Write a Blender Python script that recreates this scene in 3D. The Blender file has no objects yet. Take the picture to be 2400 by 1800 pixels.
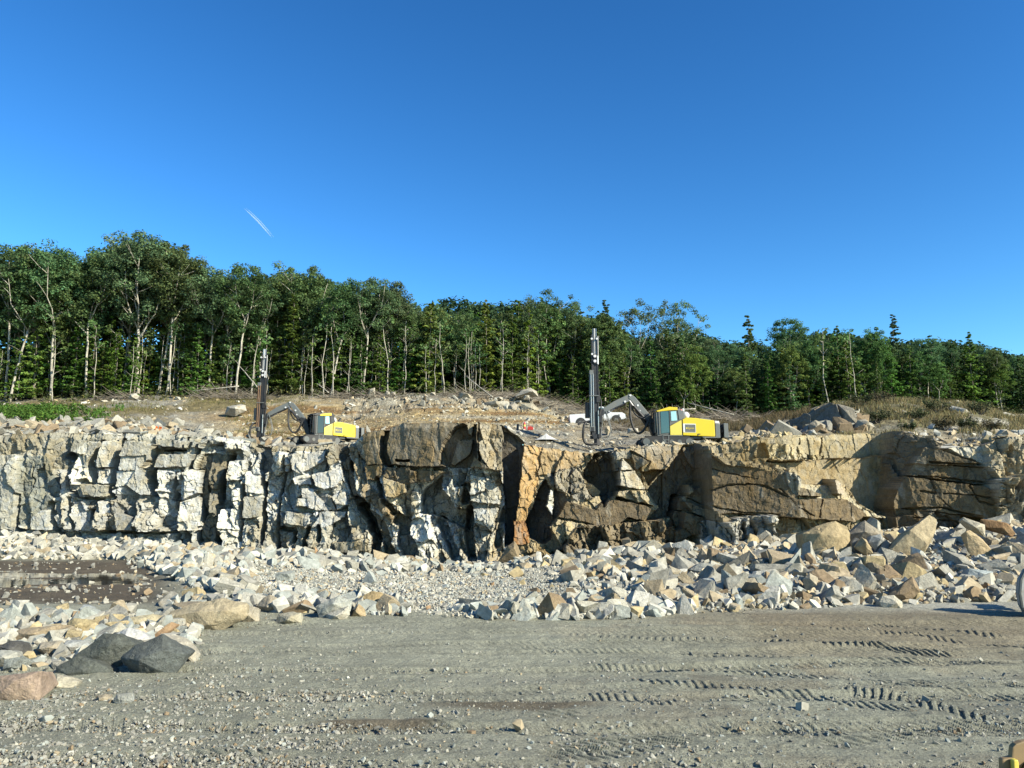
import bpy, bmesh, math, random
import numpy as np
from mathutils import Vector, Matrix

SC = bpy.context.scene
COL = SC.collection
R = math.radians
# ------------------------------------------------------------------ camera
F = 1800.0            # focal length in pixels of the 2400 px wide frame
TILT = R(8.2)
CAMH = 4.0
CT, ST = math.cos(TILT), math.sin(TILT)
cam = bpy.data.cameras.new("camera")
cam.sensor_width = 36.0
cam.lens = 36.0 * F / 2400.0
cam.clip_start = 0.1
cam.clip_end = 20000
camo = bpy.data.objects.new("camera", cam)
COL.objects.link(camo)
camo.location = (0, 0, CAMH)
camo.rotation_euler = (R(90) + TILT, 0, 0)
SC.camera = camo
# ------------------------------------------------------------------ light
SUN_AZ, SUN_EL = R(57), R(30)      # azimuth from straight behind the camera towards the right
SV = Vector((math.cos(SUN_EL) * math.sin(SUN_AZ), -math.cos(SUN_EL) * math.cos(SUN_AZ), math.sin(SUN_EL)))
sl = bpy.data.lights.new("sun", 'SUN')
sl.energy = 5.0
sl.angle = R(0.5)
sl.color = (1.0, 0.935, 0.76)
so = bpy.data.objects.new("sun", sl)
COL.objects.link(so)
so.location = (60, -60, 60)
so.rotation_euler = SV.to_track_quat('Z', 'Y').to_euler()
w = bpy.data.worlds.new("World")
SC.world = w
w.use_nodes = True
nt = w.node_tree
bg = nt.nodes["Background"]
sky = nt.nodes.new("ShaderNodeTexSky")
sky.sky_type = 'NISHITA'
sky.sun_disc = False
sky.sun_elevation = SUN_EL
sky.sun_rotation = math.atan2(SV.x, SV.y)
sky.altitude = 200
sky.air_density = 1.0
sky.dust_density = 0.25
sky.ozone_density = 4.0
hs = nt.nodes.new("ShaderNodeHueSaturation")
hs.inputs["Saturation"].default_value = 1.2
nt.links.new(sky.outputs[0], hs.inputs["Color"])
gm_ = nt.nodes.new("ShaderNodeGamma")          # deep, polarised looking blue of the clear evening sky
gm_.inputs[1].default_value = 1.35
nt.links.new(hs.outputs[0], gm_.inputs[0])
tn_ = nt.nodes.new("ShaderNodeVectorMath"); tn_.operation = 'MULTIPLY'
tn_.inputs[1].default_value = (0.99, 1.07, 0.95)
nt.links.new(gm_.outputs[0], tn_.inputs[0])
nt.links.new(tn_.outputs[0], bg.inputs[0])
bg.inputs[1].default_value = 0.064
SC.view_settings.view_transform = 'Standard'
SC.view_settings.look = 'None'
SC.view_settings.exposure = 1.15
SC.view_settings.gamma = 1.0
SC.cycles.max_bounces = 5
SC.cycles.diffuse_bounces = 2
SC.cycles.glossy_bounces = 2
SC.cycles.transmission_bounces = 3
SC.cycles.transparent_max_bounces = 6

K = 0.57              # stone, soil and gravel albedos below are written for a brighter base; K brings them to real values
# ------------------------------------------------------------------ helpers
def elev(py):
    v = (900 - np.asarray(py, float)) / F
    return (ST + v * CT) / (CT - v * ST)
def at(px, py, Y):
    v = (900 - py) / F
    t = Y / (CT - v * ST)
    return ((px - 1200) / F * t, Y, CAMH + (ST + v * CT) * t)
def project(x, y, z):
    dx, dy, dz = x, y, z - CAMH
    c = dy * CT + dz * ST
    v = (-dy * ST + dz * CT) / c
    return 1200 + F * dx / c, 900 - F * v

def hsh(ix, iy, seed):
    h = (ix.astype(np.int64) * 374761393 + iy.astype(np.int64) * 668265263 + seed * 974634777) & 0x7fffffff
    h = ((h ^ (h >> 13)) * 1274126177) & 0x7fffffff
    h = ((h ^ (h >> 16)) * 1911520717) & 0x7fffffff
    return ((h ^ (h >> 11)) & 0xffffff) / float(0x1000000)
def vnoise(x, y, seed=0):
    ix, iy = np.floor(x), np.floor(y)
    fx, fy = x - ix, y - iy
    ix, iy = ix.astype(np.int64), iy.astype(np.int64)
    fx = fx * fx * (3 - 2 * fx); fy = fy * fy * (3 - 2 * fy)
    a = hsh(ix, iy, seed); b = hsh(ix + 1, iy, seed); c = hsh(ix, iy + 1, seed); d = hsh(ix + 1, iy + 1, seed)
    return (a + (b - a) * fx) * (1 - fy) + (c + (d - c) * fx) * fy - 0.5
def fbm(x, y, seed=0, octv=4, gain=0.5):
    s = 0; a = 1.0
    for o in range(octv):
        s = s + a * vnoise(x * 2 ** o + 17.3 * o, y * 2 ** o - 9.1 * o, seed + o * 7)
        a *= gain
    return s
def cells(x, y, seed, cheb=0.6):
    """jittered-grid cells: (random a, b, c per cell, offset dx, dy to the cell's seed, gap F2-F1)"""
    ix, iy = np.floor(x).astype(np.int64), np.floor(y).astype(np.int64)
    best = np.full(x.shape, 1e9); sec = np.full(x.shape, 1e9)
    bx = np.zeros(x.shape, np.int64); by = np.zeros(x.shape, np.int64)
    bdx = np.zeros(x.shape); bdy = np.zeros(x.shape)
    for i in (-1, 0, 1):
        for j in (-1, 0, 1):
            cx, cy = ix + i, iy + j
            dx = x - (cx + 0.5 + 0.85 * (hsh(cx, cy, seed) - 0.5))
            dy = y - (cy + 0.5 + 0.85 * (hsh(cx, cy, seed + 1) - 0.5))
            d = cheb * np.maximum(abs(dx), abs(dy)) + (1 - cheb) * np.hypot(dx, dy)
            m = d < best
            sec = np.where(m, best, np.minimum(sec, d))
            best = np.where(m, d, best)
            bx = np.where(m, cx, bx); by = np.where(m, cy, by)
            bdx = np.where(m, dx, bdx); bdy = np.where(m, dy, bdy)
    return hsh(bx, by, seed + 2), hsh(bx, by, seed + 3), hsh(bx, by, seed + 4), bdx, bdy, sec - best
def sstep(a, b, x):
    t = np.clip((x - a) / (b - a), 0, 1)
    return t * t * (3 - 2 * t)
def inpoly(x, y, poly):
    ins = np.zeros(x.shape, bool)
    n = len(poly)
    for i in range(n):
        x0, y0 = poly[i]; x1, y1 = poly[(i + 1) % n]
        if y0 == y1: continue
        c = (y0 > y) != (y1 > y)
        ins ^= c & (x < (x1 - x0) * (y - y0) / (y1 - y0) + x0)
    return ins
def segdist(x, y, pts):
    d = np.full(x.shape, 1e9)
    for (x0, y0), (x1, y1) in zip(pts[:-1], pts[1:]):
        vx, vy = x1 - x0, y1 - y0
        t = np.clip(((x - x0) * vx + (y - y0) * vy) / (vx * vx + vy * vy + 1e-9), 0, 1)
        d = np.minimum(d, np.hypot(x - x0 - t * vx, y - y0 - t * vy))
    return d

def link(o, parent=None):
    COL.objects.link(o)
    if parent is not None:
        o.parent = parent
    return o
def tag(o, label=None, cat=None, group=None, kind=None):
    if label: o["label"] = label
    if cat: o["category"] = cat
    if group: o["group"] = group
    if kind: o["kind"] = kind
    return o
def empty(name, loc, rz=0.0):
    o = bpy.data.objects.new(name, None)
    o.empty_display_size = 0.3
    o.location = loc
    o.rotation_euler = (0, 0, rz)
    return link(o)
def np_mesh(name, V, faces, mat, col=None, smooth=False):
    """V (n,3); faces (m,k) with one k; col (n,3)"""
    V = np.asarray(V, np.float32); faces = np.asarray(faces, np.int32)
    me = bpy.data.meshes.new(name)
    k = faces.shape[1]
    me.vertices.add(len(V)); me.vertices.foreach_set("co", V.ravel())
    me.loops.add(faces.size); me.loops.foreach_set("vertex_index", faces.ravel())
    me.polygons.add(len(faces))
    me.polygons.foreach_set("loop_start", np.arange(0, faces.size, k, dtype=np.int32))
    me.polygons.foreach_set("loop_total", np.full(len(faces), k, np.int32))
    me.polygons.foreach_set("use_smooth", np.full(len(faces), bool(smooth)))
    if col is not None:
        a = me.attributes.new("Col", 'FLOAT_COLOR', 'POINT')
        c = np.ones((len(V), 4), np.float32); c[:, :3] = col
        a.data.foreach_set("color", c.ravel())
    me.update(calc_edges=True)
    me.validate()
    me.materials.append(mat)
    return me
def grid_faces(nr, nc, flip=False):
    i = np.arange(nr - 1)[:, None] * nc + np.arange(nc - 1)[None, :]
    q = np.stack([i, i + 1, i + nc + 1, i + nc], -1).reshape(-1, 4)
    return q[:, ::-1] if flip else q
def obj(name, me, parent=None):
    return link(bpy.data.objects.new(name, me), parent)

class MB:
    """collects simple solids and links them as ONE mesh"""
    def __init__(s): s.v = []; s.f = []
    def add(s, vs, fs):
        b = len(s.v); s.v += [tuple(p) for p in vs]; s.f += [tuple(b + i for i in f) for f in fs]; return s
    def box(s, c, d, rot=None):
        hx, hy, hz = d[0] / 2, d[1] / 2, d[2] / 2
        vs = [Vector((x, y, z)) for x in (-hx, hx) for y in (-hy, hy) for z in (-hz, hz)]
        if rot is not None: vs = [rot @ p for p in vs]
        vs = [p + Vector(c) for p in vs]
        return s.add(vs, [(0, 1, 3, 2), (4, 6, 7, 5), (0, 4, 5, 1), (2, 3, 7, 6), (0, 2, 6, 4), (1, 5, 7, 3)])
    def prism(s, poly, y0, y1):
        """polygon in x,z pushed from y0 to y1"""
        n = len(poly)
        vs = [(x, y0, z) for x, z in poly] + [(x, y1, z) for x, z in poly]
        fs = [tuple(range(n))[::-1], tuple(range(n, 2 * n))] + [(i, (i + 1) % n, n + (i + 1) % n, n + i) for i in range(n)]
        return s.add(vs, fs)
    def tube(s, pts, rad, n=6, cap=True):
        pts = [Vector(p) for p in pts]
        if not hasattr(rad, '__len__'): rad = [rad] * len(pts)
        vs = []; fs = []; ref = None
        for i, p in enumerate(pts):
            d = (pts[min(i + 1, len(pts) - 1)] - pts[max(i - 1, 0)])
            if d.length < 1e-9: d = Vector((0, 0, 1))
            d.normalize()
            if ref is None:
                ref = d.orthogonal().normalized()
            ref = (ref - d * ref.dot(d))
            if ref.length < 1e-6: ref = d.orthogonal()
            ref.normalize()
            b = d.cross(ref)
            for k in range(n):
                a = 2 * math.pi * k / n
                vs.append(p + (ref * math.cos(a) + b * math.sin(a)) * rad[i])
        for i in range(len(pts) - 1):
            for k in range(n):
                fs.append((i * n + k, i * n + (k + 1) % n, (i + 1) * n + (k + 1) % n, (i + 1) * n + k))
        if cap:
            fs.append(tuple(range(n))[::-1]); fs.append(tuple(range((len(pts) - 1) * n, len(pts) * n)))
        return s.add(vs, fs)
    def ball(s, c, r, nu=12, nv=8, sz=1.0):
        vs = [(c[0], c[1], c[2] + r * sz)]
        for j in range(1, nv):
            t = math.pi * j / nv
            for i in range(nu):
                a = 2 * math.pi * i / nu
                vs.append((c[0] + r * math.sin(t) * math.cos(a), c[1] + r * math.sin(t) * math.sin(a), c[2] + r * sz * math.cos(t)))
        vs.append((c[0], c[1], c[2] - r * sz))
        fs = [(0, 1 + i, 1 + (i + 1) % nu) for i in range(nu)]
        for j in range(nv - 2):
            for i in range(nu):
                a = 1 + j * nu
                fs.append((a + i, a + nu + i, a + nu + (i + 1) % nu, a + (i + 1) % nu))
        l = len(vs) - 1; a = 1 + (nv - 2) * nu
        fs += [(l, a + (i + 1) % nu, a + i) for i in range(nu)]
        return s.add(vs, fs)
    def mesh(s, name, mat, bevel=0.0, smooth=False):
        me = bpy.data.meshes.new(name)
        me.from_pydata(s.v, [], s.f)
        bm = bmesh.new(); bm.from_mesh(me)
        bmesh.ops.recalc_face_normals(bm, faces=bm.faces)
        if bevel > 0:
            bmesh.ops.bevel(bm, geom=[e for e in bm.edges if e.is_manifold and e.calc_face_angle(0) > 0.5], offset=bevel, segments=2, profile=0.6, affect='EDGES', clamp_overlap=True)
        bm.to_mesh(me); bm.free()
        if smooth:
            for p in me.polygons: p.use_smooth = True
        me.materials.append(mat)
        return me
    def build(s, name, mat, parent=None, bevel=0.0, smooth=False):
        return obj(name, s.mesh(name, mat, bevel, smooth), parent)

# ------------------------------------------------------------------ materials
def new_mat(name, rough=0.8):
    m = bpy.data.materials.new(name)
    m.use_nodes = True
    b = m.node_tree.nodes["Principled BSDF"]
    b.inputs["Roughness"].default_value = rough
    b.inputs["Specular IOR Level"].default_value = 0.3
    return m, m.node_tree, b
def noise_node(t, scale, detail=6, rough=0.6, coord="Object"):
    tc = t.nodes.new("ShaderNodeTexCoord")
    n = t.nodes.new("ShaderNodeTexNoise")
    n.inputs["Scale"].default_value = scale
    n.inputs["Detail"].default_value = detail
    n.inputs["Roughness"].default_value = rough
    t.links.new(tc.outputs[coord], n.inputs["Vector"])
    return n
def mrange(t, src, a, b, c, d):
    r = t.nodes.new("ShaderNodeMapRange")
    for i, v in zip((1, 2, 3, 4), (a, b, c, d)): r.inputs[i].default_value = v
    t.links.new(src, r.inputs[0])
    return r.outputs[0]
def vmul(t, a, b):
    m = t.nodes.new("ShaderNodeVectorMath"); m.operation = 'MULTIPLY'
    t.links.new(a, m.inputs[0]); t.links.new(b, m.inputs[1])
    return m.outputs[0]
def mottled(name, source, scales=((1.2, .75, 1.25), (9, .7, 1.3)), bump=((6, .05),), rough=0.9, tint=None, spec=0.2):
    """colour source ('attr', 'obj' or an rgb) times noise, plus bump"""
    m, t, b = new_mat(name, rough)
    b.inputs["Specular IOR Level"].default_value = spec
    if source == 'attr':
        a = t.nodes.new("ShaderNodeAttribute"); a.attribute_name = "Col"; c = a.outputs["Color"]
    elif source == 'obj':
        a = t.nodes.new("ShaderNodeObjectInfo"); c = a.outputs["Color"]
    else:
        a = t.nodes.new("ShaderNodeRGB"); a.outputs[0].default_value = (*source, 1); c = a.outputs[0]
    if source not in ('attr', 'obj'): a.outputs[0].default_value = (*[x * K for x in source], 1)
    if tint: tint = (tuple(x * K for x in tint[0]),) + tuple(tint[1:])
    for s, lo, hi in scales:
        n = noise_node(t, s)
        c = vmul(t, c, mrange(t, n.outputs["Fac"], 0.3, 0.7, lo, hi))
    if tint:                                  # patches of a second colour: (rgb, scale, lo, hi, amount)
        n = noise_node(t, tint[1], 5)
        mx = t.nodes.new("ShaderNodeMix"); mx.data_type = 'RGBA'; mx.blend_type = 'MIX'
        t.links.new(mrange(t, n.outputs["Fac"], tint[2], tint[3], 0, tint[4]), mx.inputs[0])
        t.links.new(c, mx.inputs[6]); mx.inputs[7].default_value = (*tint[0], 1)
        c = mx.outputs[2]
    t.links.new(c, b.inputs["Base Color"])
    prev = None
    for s, d in bump:
        n = noise_node(t, s, 8, 0.65)
        bp = t.nodes.new("ShaderNodeBump"); bp.inputs["Distance"].default_value = d; bp.inputs["Strength"].default_value = 1.0
        t.links.new(n.outputs["Fac"], bp.inputs["Height"])
        if prev is not None: t.links.new(prev, bp.inputs["Normal"])
        prev = bp.outputs[0]
    if prev is not None: t.links.new(prev, b.inputs["Normal"])
    return m
def paint(name, rgb, rough=0.45, metal=0.0, dirt=0.15, dirt_rgb=(.25, .2, .13)):
    rgb = tuple(x * .66 for x in rgb); dirt_rgb = tuple(x * .6 for x in dirt_rgb)
    m, t, b = new_mat(name, rough)
    b.inputs["Specular IOR Level"].default_value = 0.5
    n = noise_node(t, 2.5, 8, 0.7)
    mx = t.nodes.new("ShaderNodeMix"); mx.data_type = 'RGBA'
    t.links.new(mrange(t, n.outputs["Fac"], 0.42, 0.72, 0.02, dirt * 2.2), mx.inputs[0])
    mx.inputs[6].default_value = (*rgb, 1); mx.inputs[7].default_value = (*dirt_rgb, 1)
    t.links.new(mx.outputs[2], b.inputs["Base Color"])
    t.links.new(mrange(t, n.outputs["Fac"], .3, .7, rough * .8, min(1, rough * 1.3)), b.inputs["Roughness"])
    b.inputs["Metallic"].default_value = metal
    return m
M = {}
M['cliff'] = mottled("cliff_rock", 'attr', ((.5, .85, 1.15), (2.2, .78, 1.2), (11, .72, 1.25)), ((3.0, .10), (14, .03)))
M['ground'] = mottled("gravel_ground", 'attr', ((.35, .85, 1.13), (2.5, .85, 1.15), (24, .6, 1.4)), ((8, .05), (30, .03), (90, .012)), 0.95)
M['terrain'] = mottled("bench_soil", 'attr', ((.5, .8, 1.2), (2.0, .75, 1.25), (8, .65, 1.35)), ((1.5, .25), (6, .10)), 0.95)
M['rock'] = mottled("broken_rock", 'obj', ((.8, .8, 1.15), (5, .72, 1.22), (18, .75, 1.2)), ((2.2, .05), (7, .05), (22, .02)), 0.9, ((.38, .29, .16), 1.1, .55, .7, .5))
M['darkrock'] = mottled("dark_rock", 'obj', ((1.5, .7, 1.3), (7, .7, 1.3), (22, .8, 1.2)), ((2.5, .10), (12, .04), (40, .01)), 0.8, ((.16, .17, .15), 2.2, .58, .66, .7), 0.35)
M['rubble'] = mottled("rubble_rock", 'attr', ((1.0, .8, 1.2), (7, .75, 1.25)), ((11, .02),), 0.92)
M['bark'] = mottled("pale_bark", (.60, .56, .46), ((.6, .6, 1.3), (5, .65, 1.3)), ((8, .03),), 0.95)
M['bark_dark'] = mottled("grey_bark", (.28, .25, .20), ((.6, .7, 1.3), (5, .65, 1.3)), ((8, .03),), 0.95)
M['twig'] = mottled("dead_twigs", (.27, .23, .18), ((.8, .6, 1.4),), (), 0.95)
def leaf_mat(name, transl=0.25):
    m, t, b = new_mat(name, 0.75)
    b.inputs["Specular IOR Level"].default_value = 0.12
    a = t.nodes.new("ShaderNodeAttribute"); a.attribute_name = "Col"
    oi = t.nodes.new("ShaderNodeObjectInfo")
    c = vmul(t, a.outputs["Color"], oi.outputs["Color"])
    t.links.new(c, b.inputs["Base Color"])
    tr = t.nodes.new("ShaderNodeBsdfTranslucent"); t.links.new(c, tr.inputs[0])
    mx = t.nodes.new("ShaderNodeMixShader"); mx.inputs[0].default_value = transl
    t.links.new(b.outputs[0], mx.inputs[1]); t.links.new(tr.outputs[0], mx.inputs[2])
    t.links.new(mx.outputs[0], t.nodes["Material Output"].inputs[0])
    return m
M['leaf'] = leaf_mat("leaves", .38)
M['grass'] = leaf_mat("grass_blades", 0.2)
M['yellow'] = paint("yellow_paint", (.80, .60, .015), 0.4, 0, .05, (.5, .4, .08))
M['yellow2'] = paint("pale_yellow_paint", (.80, .66, .10), 0.4, 0, .06, (.5, .4, .15))
M['grey'] = paint("grey_paint", (.11, .125, .12), 0.5, 0, .2)
M['midgrey'] = paint("mid_grey_paint", (.155, .17, .165), 0.45, 0, .15)
M['black'] = paint("black_steel", (.018, .018, .020), 0.5, 0, .08, (.10, .085, .06))
M['rubber'] = paint("black_rubber", (.015, .015, .016), 0.6, 0, .1, (.14, .12, .09))
M['chrome'] = paint("bright_steel", (.50, .50, .49), 0.3, 0.9, .15)
M['rust'] = paint("rusty_steel", (.20, .11, .06), 0.7, 0.2, .4, (.30, .18, .09))
M['white'] = paint("white_paint", (.80, .80, .79), 0.35, 0, .06)
M['red'] = paint("red_plastic", (.55, .03, .02), 0.4, 0, .08)
M['orange'] = paint("orange_plastic", (.75, .16, .02), 0.5, 0, .06)
M['plate'] = paint("tan_steel", (.30, .20, .09), 0.6, 0.0, .3, (.18, .12, .06))
M['bucket'] = paint("worn_steel", (.40, .40, .38), 0.5, 0.2, .4, (.22, .2, .17))
def glass_mat(name, rgb):
    m, t, b = new_mat(name, 0.05)
    b.inputs["Base Color"].default_value = (*rgb, 1)
    b.inputs["Specular IOR Level"].default_value = 0.9
    b.inputs["Metallic"].default_value = 0.15
    return m
M['glass'] = glass_mat("dark_glass", (.035, .075, .075))
M['glass_black'] = glass_mat("black_glass", (.008, .010, .010))
M['glass_pale'] = glass_mat("pale_glass", (.30, .48, .47))
mw, tw, bw = new_mat("puddle_water", 0.04)
bw.inputs["Base Color"].default_value = (.035, .032, .025, 1)
bw.inputs["Specular IOR Level"].default_value = 0.6
nw = noise_node(tw, 1.2, 4); bpw = tw.nodes.new("ShaderNodeBump"); bpw.inputs["Distance"].default_value = .004
tw.links.new(nw.outputs["Fac"], bpw.inputs["Height"]); tw.links.new(bpw.outputs[0], bw.inputs["Normal"])
M['water'] = mw
# ------------------------------------------------------------------ rock face
WHITE = (.74, .73, .655); PALE = (.62, .61, .53); GREYR = (.42, .40, .335); BROWN = (.22, .165, .095); TAN = (.47, .385, .235)
ORANGE = (.58, .38, .17); DIKE = (.22, .195, .145); DKBROWN = (.24, .175, .095); GREEN = (.34, .345, .285)
BK = np.array([(-500, 58), (-300, 58), (0, 56), (300, 55), (600, 54), (800, 53), (1000, 51.2), (1200, 50), (1400, 50), (1600, 50), (1640, 49.6), (1664, 47.6),
               (1760, 47.2), (1860, 46.6), (1960, 47.6), (2080, 48.6), (2110, 48.2), (2230, 47.3), (2345, 46.5), (2420, 46.3), (2600, 45.5), (2900, 45.0)], float)
def Yb(px): return np.interp(px, BK[:, 0], BK[:, 1])
RIM = np.array([(-500, 1014), (0, 1016), (150, 1014), (400, 1018), (500, 1022), (560, 1030), (620, 1044), (700, 1047), (780, 1040), (835, 1034), (862, 1016), (905, 1008),
                (955, 997), (1130, 995), (1180, 1000), (1204, 1014), (1232, 1042), (1310, 1054), (1390, 1062), (1440, 1054), (1600, 1042), (1636, 1034), (1662, 1042), (1672, 1046),
                (1776, 1024), (1900, 1018), (2090, 1011), (2125, 1014), (2175, 1044), (2230, 1050), (2280, 1046), (2330, 1026), (2420, 1030), (2900, 1035)], float)
KX = np.array([at(p, 1150, y)[0] for p, y in BK])
for i in range(1, len(KX)): KX[i] = max(KX[i], KX[i - 1] + 0.02)
RX = np.array([at(p, q, Yb(p))[0] for p, q in RIM]); RZ = np.array([at(p, q, Yb(p))[2] for p, q in RIM])
for i in range(1, len(RX)): RX[i] = max(RX[i], RX[i - 1] + 0.02)
NCX, NCZ = 1900, 230
cx = np.linspace(-46, 46, NCX)
rimz = np.interp(cx, RX, RZ) + 0.14 * fbm(cx * 1.1, cx * 0 + 3.3, 5) + 0.10 * (cells(cx * 1.3, cx * 0 + .5, 8)[0] - .5)
tt = np.linspace(0, 1, NCZ)
CZ0 = -1.4
Xg = np.repeat(cx[None, :], NCZ, 0)
Zg = CZ0 + tt[:, None] * (rimz[None, :] - CZ0)
base = np.interp(Xg, KX, BK[:, 1]) + 0.04 * (Zg - 4)
OFF = np.zeros_like(Xg); AMP = np.full_like(Xg, 1.0); TILTX = np.zeros_like(Xg)
CC = np.empty(Xg.shape + (3,)); CC[:] = PALE
Xq = Xg + 0.10 * fbm(Xg * 1.3, Zg * 1.3, 21) + 0.05 * vnoise(Xg * 6, Zg * 6, 22)
Zq = Zg + 0.10 * fbm(Xg * 1.3, Zg * 1.3, 31) + 0.05 * vnoise(Xg * 6, Zg * 6, 32)
def crop(k, pts):
    return [(600 * (k - 1) + x * .27125, 950 + y * .27125) for x, y in pts]
def toxz(pts, d=0.0):
    out = []
    for px, py in pts:
        p = at(px, py, float(Yb(px)) - d)
        out.append((p[0], p[2]))
    return out
def region(P):
    xs = [p[0] for p in P]; zs = [p[1] for p in P]
    c0, c1 = np.searchsorted(cx, [min(xs) - .4, max(xs) + .4])
    m = np.zeros(Xg.shape, bool)
    if c1 > c0:
        m[:, c0:c1] = inpoly(Xq[:, c0:c1], Zq[:, c0:c1], P)
    return m
def poly(k, pts, d=None, col=None, amp=None, gx=0.0, gz=0.0, add=None):
    """set a traced block: d metres proud of the mean face, leaning gx (right side back) and gz"""
    P = toxz(crop(k, pts), d or 0.0)
    m = region(P)
    if not m.any(): return
    xm = sum(p[0] for p in P) / len(P); zm = sum(p[1] for p in P) / len(P)
    if d is not None:
        OFF[m] = d - gx * (Xg[m] - xm) - gz * (Zg[m] - zm)
    if add is not None: OFF[m] += add
    if col is not None: CC[m] = col
    if amp is not None: AMP[m] = amp
def groove(k, pts, wid, depth):
    P = toxz(crop(k, pts))
    wm = wid * .27125 * .029
    c0, c1 = np.searchsorted(cx, [min(p[0] for p in P) - wm - .4, max(p[0] for p in P) + wm + .4])
    s = slice(c0, c1)
    d = segdist(Xq[:, s], Zq[:, s], P) + 0.06 * vnoise(Xg[:, s] * 2.2, Zg[:, s] * 2.2, 71)
    OFF[:, s] -= 1.5 * depth * (1 - sstep(wm * .42, wm * .62, d))
# --- colour of the broad zones first
poly(1, [(-1800, 200), (2400, 200), (2400, 1400), (-1800, 1400)], col=PALE)
poly(1, [(-1800, 200), (700, 200), (560, 560), (250, 500), (-1800, 560)], col=(.40, .37, .28), amp=.5)
poly(1, [(160, 430), (420, 430), (520, 760), (240, 1040), (150, 1040), (170, 760)], d=.15, col=GREEN, amp=.35, gx=-.12)
poly(1, [(500, 430), (640, 240), (980, 240), (1000, 300), (760, 330), (650, 420)], col=(.40, .38, .30), amp=.5)
poly(1, [(1050, 240), (1900, 250), (1750, 400), (1650, 560), (1350, 560), (1100, 420)], col=(.46, .445, .37), amp=.45)
poly(1, [(530, 560), (1560, 560), (1560, 1080), (500, 1080)], col=WHITE, amp=1.0)
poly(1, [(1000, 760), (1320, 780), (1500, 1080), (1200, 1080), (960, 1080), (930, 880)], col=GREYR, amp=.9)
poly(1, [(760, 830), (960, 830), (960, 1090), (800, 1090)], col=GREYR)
poly(1, [(1700, 560), (1760, 420), (2020, 420), (1960, 600), (1900, 760), (1880, 1180), (1720, 1180), (1740, 900)], d=-.35, col=(.25, .225, .165), amp=.6, gx=-.2)
poly(1, [(500, 1090), (1700, 1100), (1700, 1250), (500, 1250)], d=-.5, col=PALE, amp=.7)
poly(2, [(-60, 300), (760, 300), (800, 1400), (-60, 1400)], col=WHITE, amp=1.0)
poly(2, [(-60, 280), (740, 280), (740, 390), (-60, 400)], col=(.40, .36, .26), amp=.7)
poly(2, [(-60, 1000), (990, 1000), (1040, 1400), (-60, 1400)], col=(.47, .44, .35), amp=.9)
poly(2, [(920, 640), (2212, 560), (2212, 1400), (1000, 1400)], col=WHITE, amp=1.1)
poly(2, [(1750, 560), (2130, 600), (2140, 1340), (1750, 1340)], col=(.50, .455, .35))
poly(4, [(-160, 180), (2800, 100), (2800, 1400), (-160, 1400)], col=TAN, amp=.6)
poly(3, [(-40, 300), (2300, 300), (2300, 1400), (-40, 1400)], col=TAN, amp=.5)
# --- left part: leaning slabs
S = lambda pts, d, col=None, gx=.1, amp=.15, gz=-.06: poly(1, pts, d=d * 1.25, col=col, amp=amp * .8, gx=gx * 1.3, gz=gz)
S([(-400, 420), (150, 430), (140, 780), (120, 1070), (-400, 1080)], .45, (.52, .505, .42), .05, .3)
S([(640, 300), (770, 310), (730, 420), (600, 400)], .5)
S([(760, 330), (890, 320), (810, 470), (730, 560), (720, 430)], .35, (.45, .43, .35))
S([(890, 310), (1060, 300), (1020, 430), (1000, 560), (850, 540), (840, 420)], .45, None, .22)
S([(860, 550), (1000, 560), (970, 680), (850, 670)], .25, None, .25)
S([(1090, 300), (1380, 340), (1290, 420), (1260, 470), (1060, 560), (1040, 430)], .75, None, .14)
S([(1050, 440), (1260, 430), (1250, 480), (1190, 560), (1020, 560)], .6, None, .12)
S([(1010, 570), (1180, 560), (1100, 690), (1000, 700)], .5)
S([(1180, 560), (1330, 550), (1310, 700), (1330, 780), (1210, 770), (1100, 690)], .45, (.55, .54, .47), .2)
S([(1390, 300), (1630, 300), (1600, 370), (1380, 350)], .7)
S([(1380, 420), (1700, 420), (1640, 530), (1350, 540)], .55, None, .2)
S([(1660, 300), (1760, 290), (1710, 370), (1650, 360)], .6)
S([(1390, 560), (1540, 580), (1520, 760), (1370, 740)], .4, WHITE, .3, .8)
S([(1540, 580), (1720, 560), (1700, 760), (1560, 820)], .5, WHITE, .3, .5)
S([(1560, 830), (1700, 800), (1720, 1080), (1540, 1080)], .45, WHITE, .2, .4)
S([(700, 680), (960, 690), (960, 790), (720, 780)], .6, (.42, .40, .32), .1)
S([(640, 830), (760, 830), (760, 1080), (660, 1080), (620, 940)], .25, (.66, .66, .62), .3, .4)
S([(860, 820), (930, 830), (950, 930), (870, 940)], .4, (.66, .66, .62), .3)
S([(540, 560), (620, 600), (610, 1080), (530, 1080)], .35, (.60, .58, .50), .25, .5)
S([(1000, 940), (1140, 960), (1140, 1080), (1010, 1080)], .5, GREYR, .1)
S([(280, 920), (430, 900), (440, 1080), (270, 1070)], .35)
S([(1960, 480), (2100, 470), (2080, 640), (1960, 660)], .5, WHITE, .3, .5)
S([(1920, 900), (2080, 900), (2060, 1080), (1920, 1060)], .35, WHITE, .3, .6)
S([(2130, 620), (2260, 600), (2260, 760), (2130, 750)], .5, WHITE, .2)
S([(2110, 790), (2260, 780), (2260, 960), (2100, 980)], .45, (.50, .49, .42), .2)
groove(1, [(890, 330), (850, 430), (805, 500), (830, 640)], 55, 1.0)
groove(1, [(1085, 310), (1045, 430), (1015, 540), (985, 660), (970, 720), (1005, 790)], 55, 1.1)
groove(1, [(1360, 370), (1340, 520), (1320, 600), (1345, 760)], 62, 1.0)
groove(1, [(1740, 300), (1700, 400), (1650, 540)], 38, .8)
groove(1, [(1625, 280), (1605, 400)], 26, .7)
groove(1, [(1380, 385), (1620, 390)], 16, .8)
groove(1, [(850, 545), (1010, 548)], 14, .6)
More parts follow.
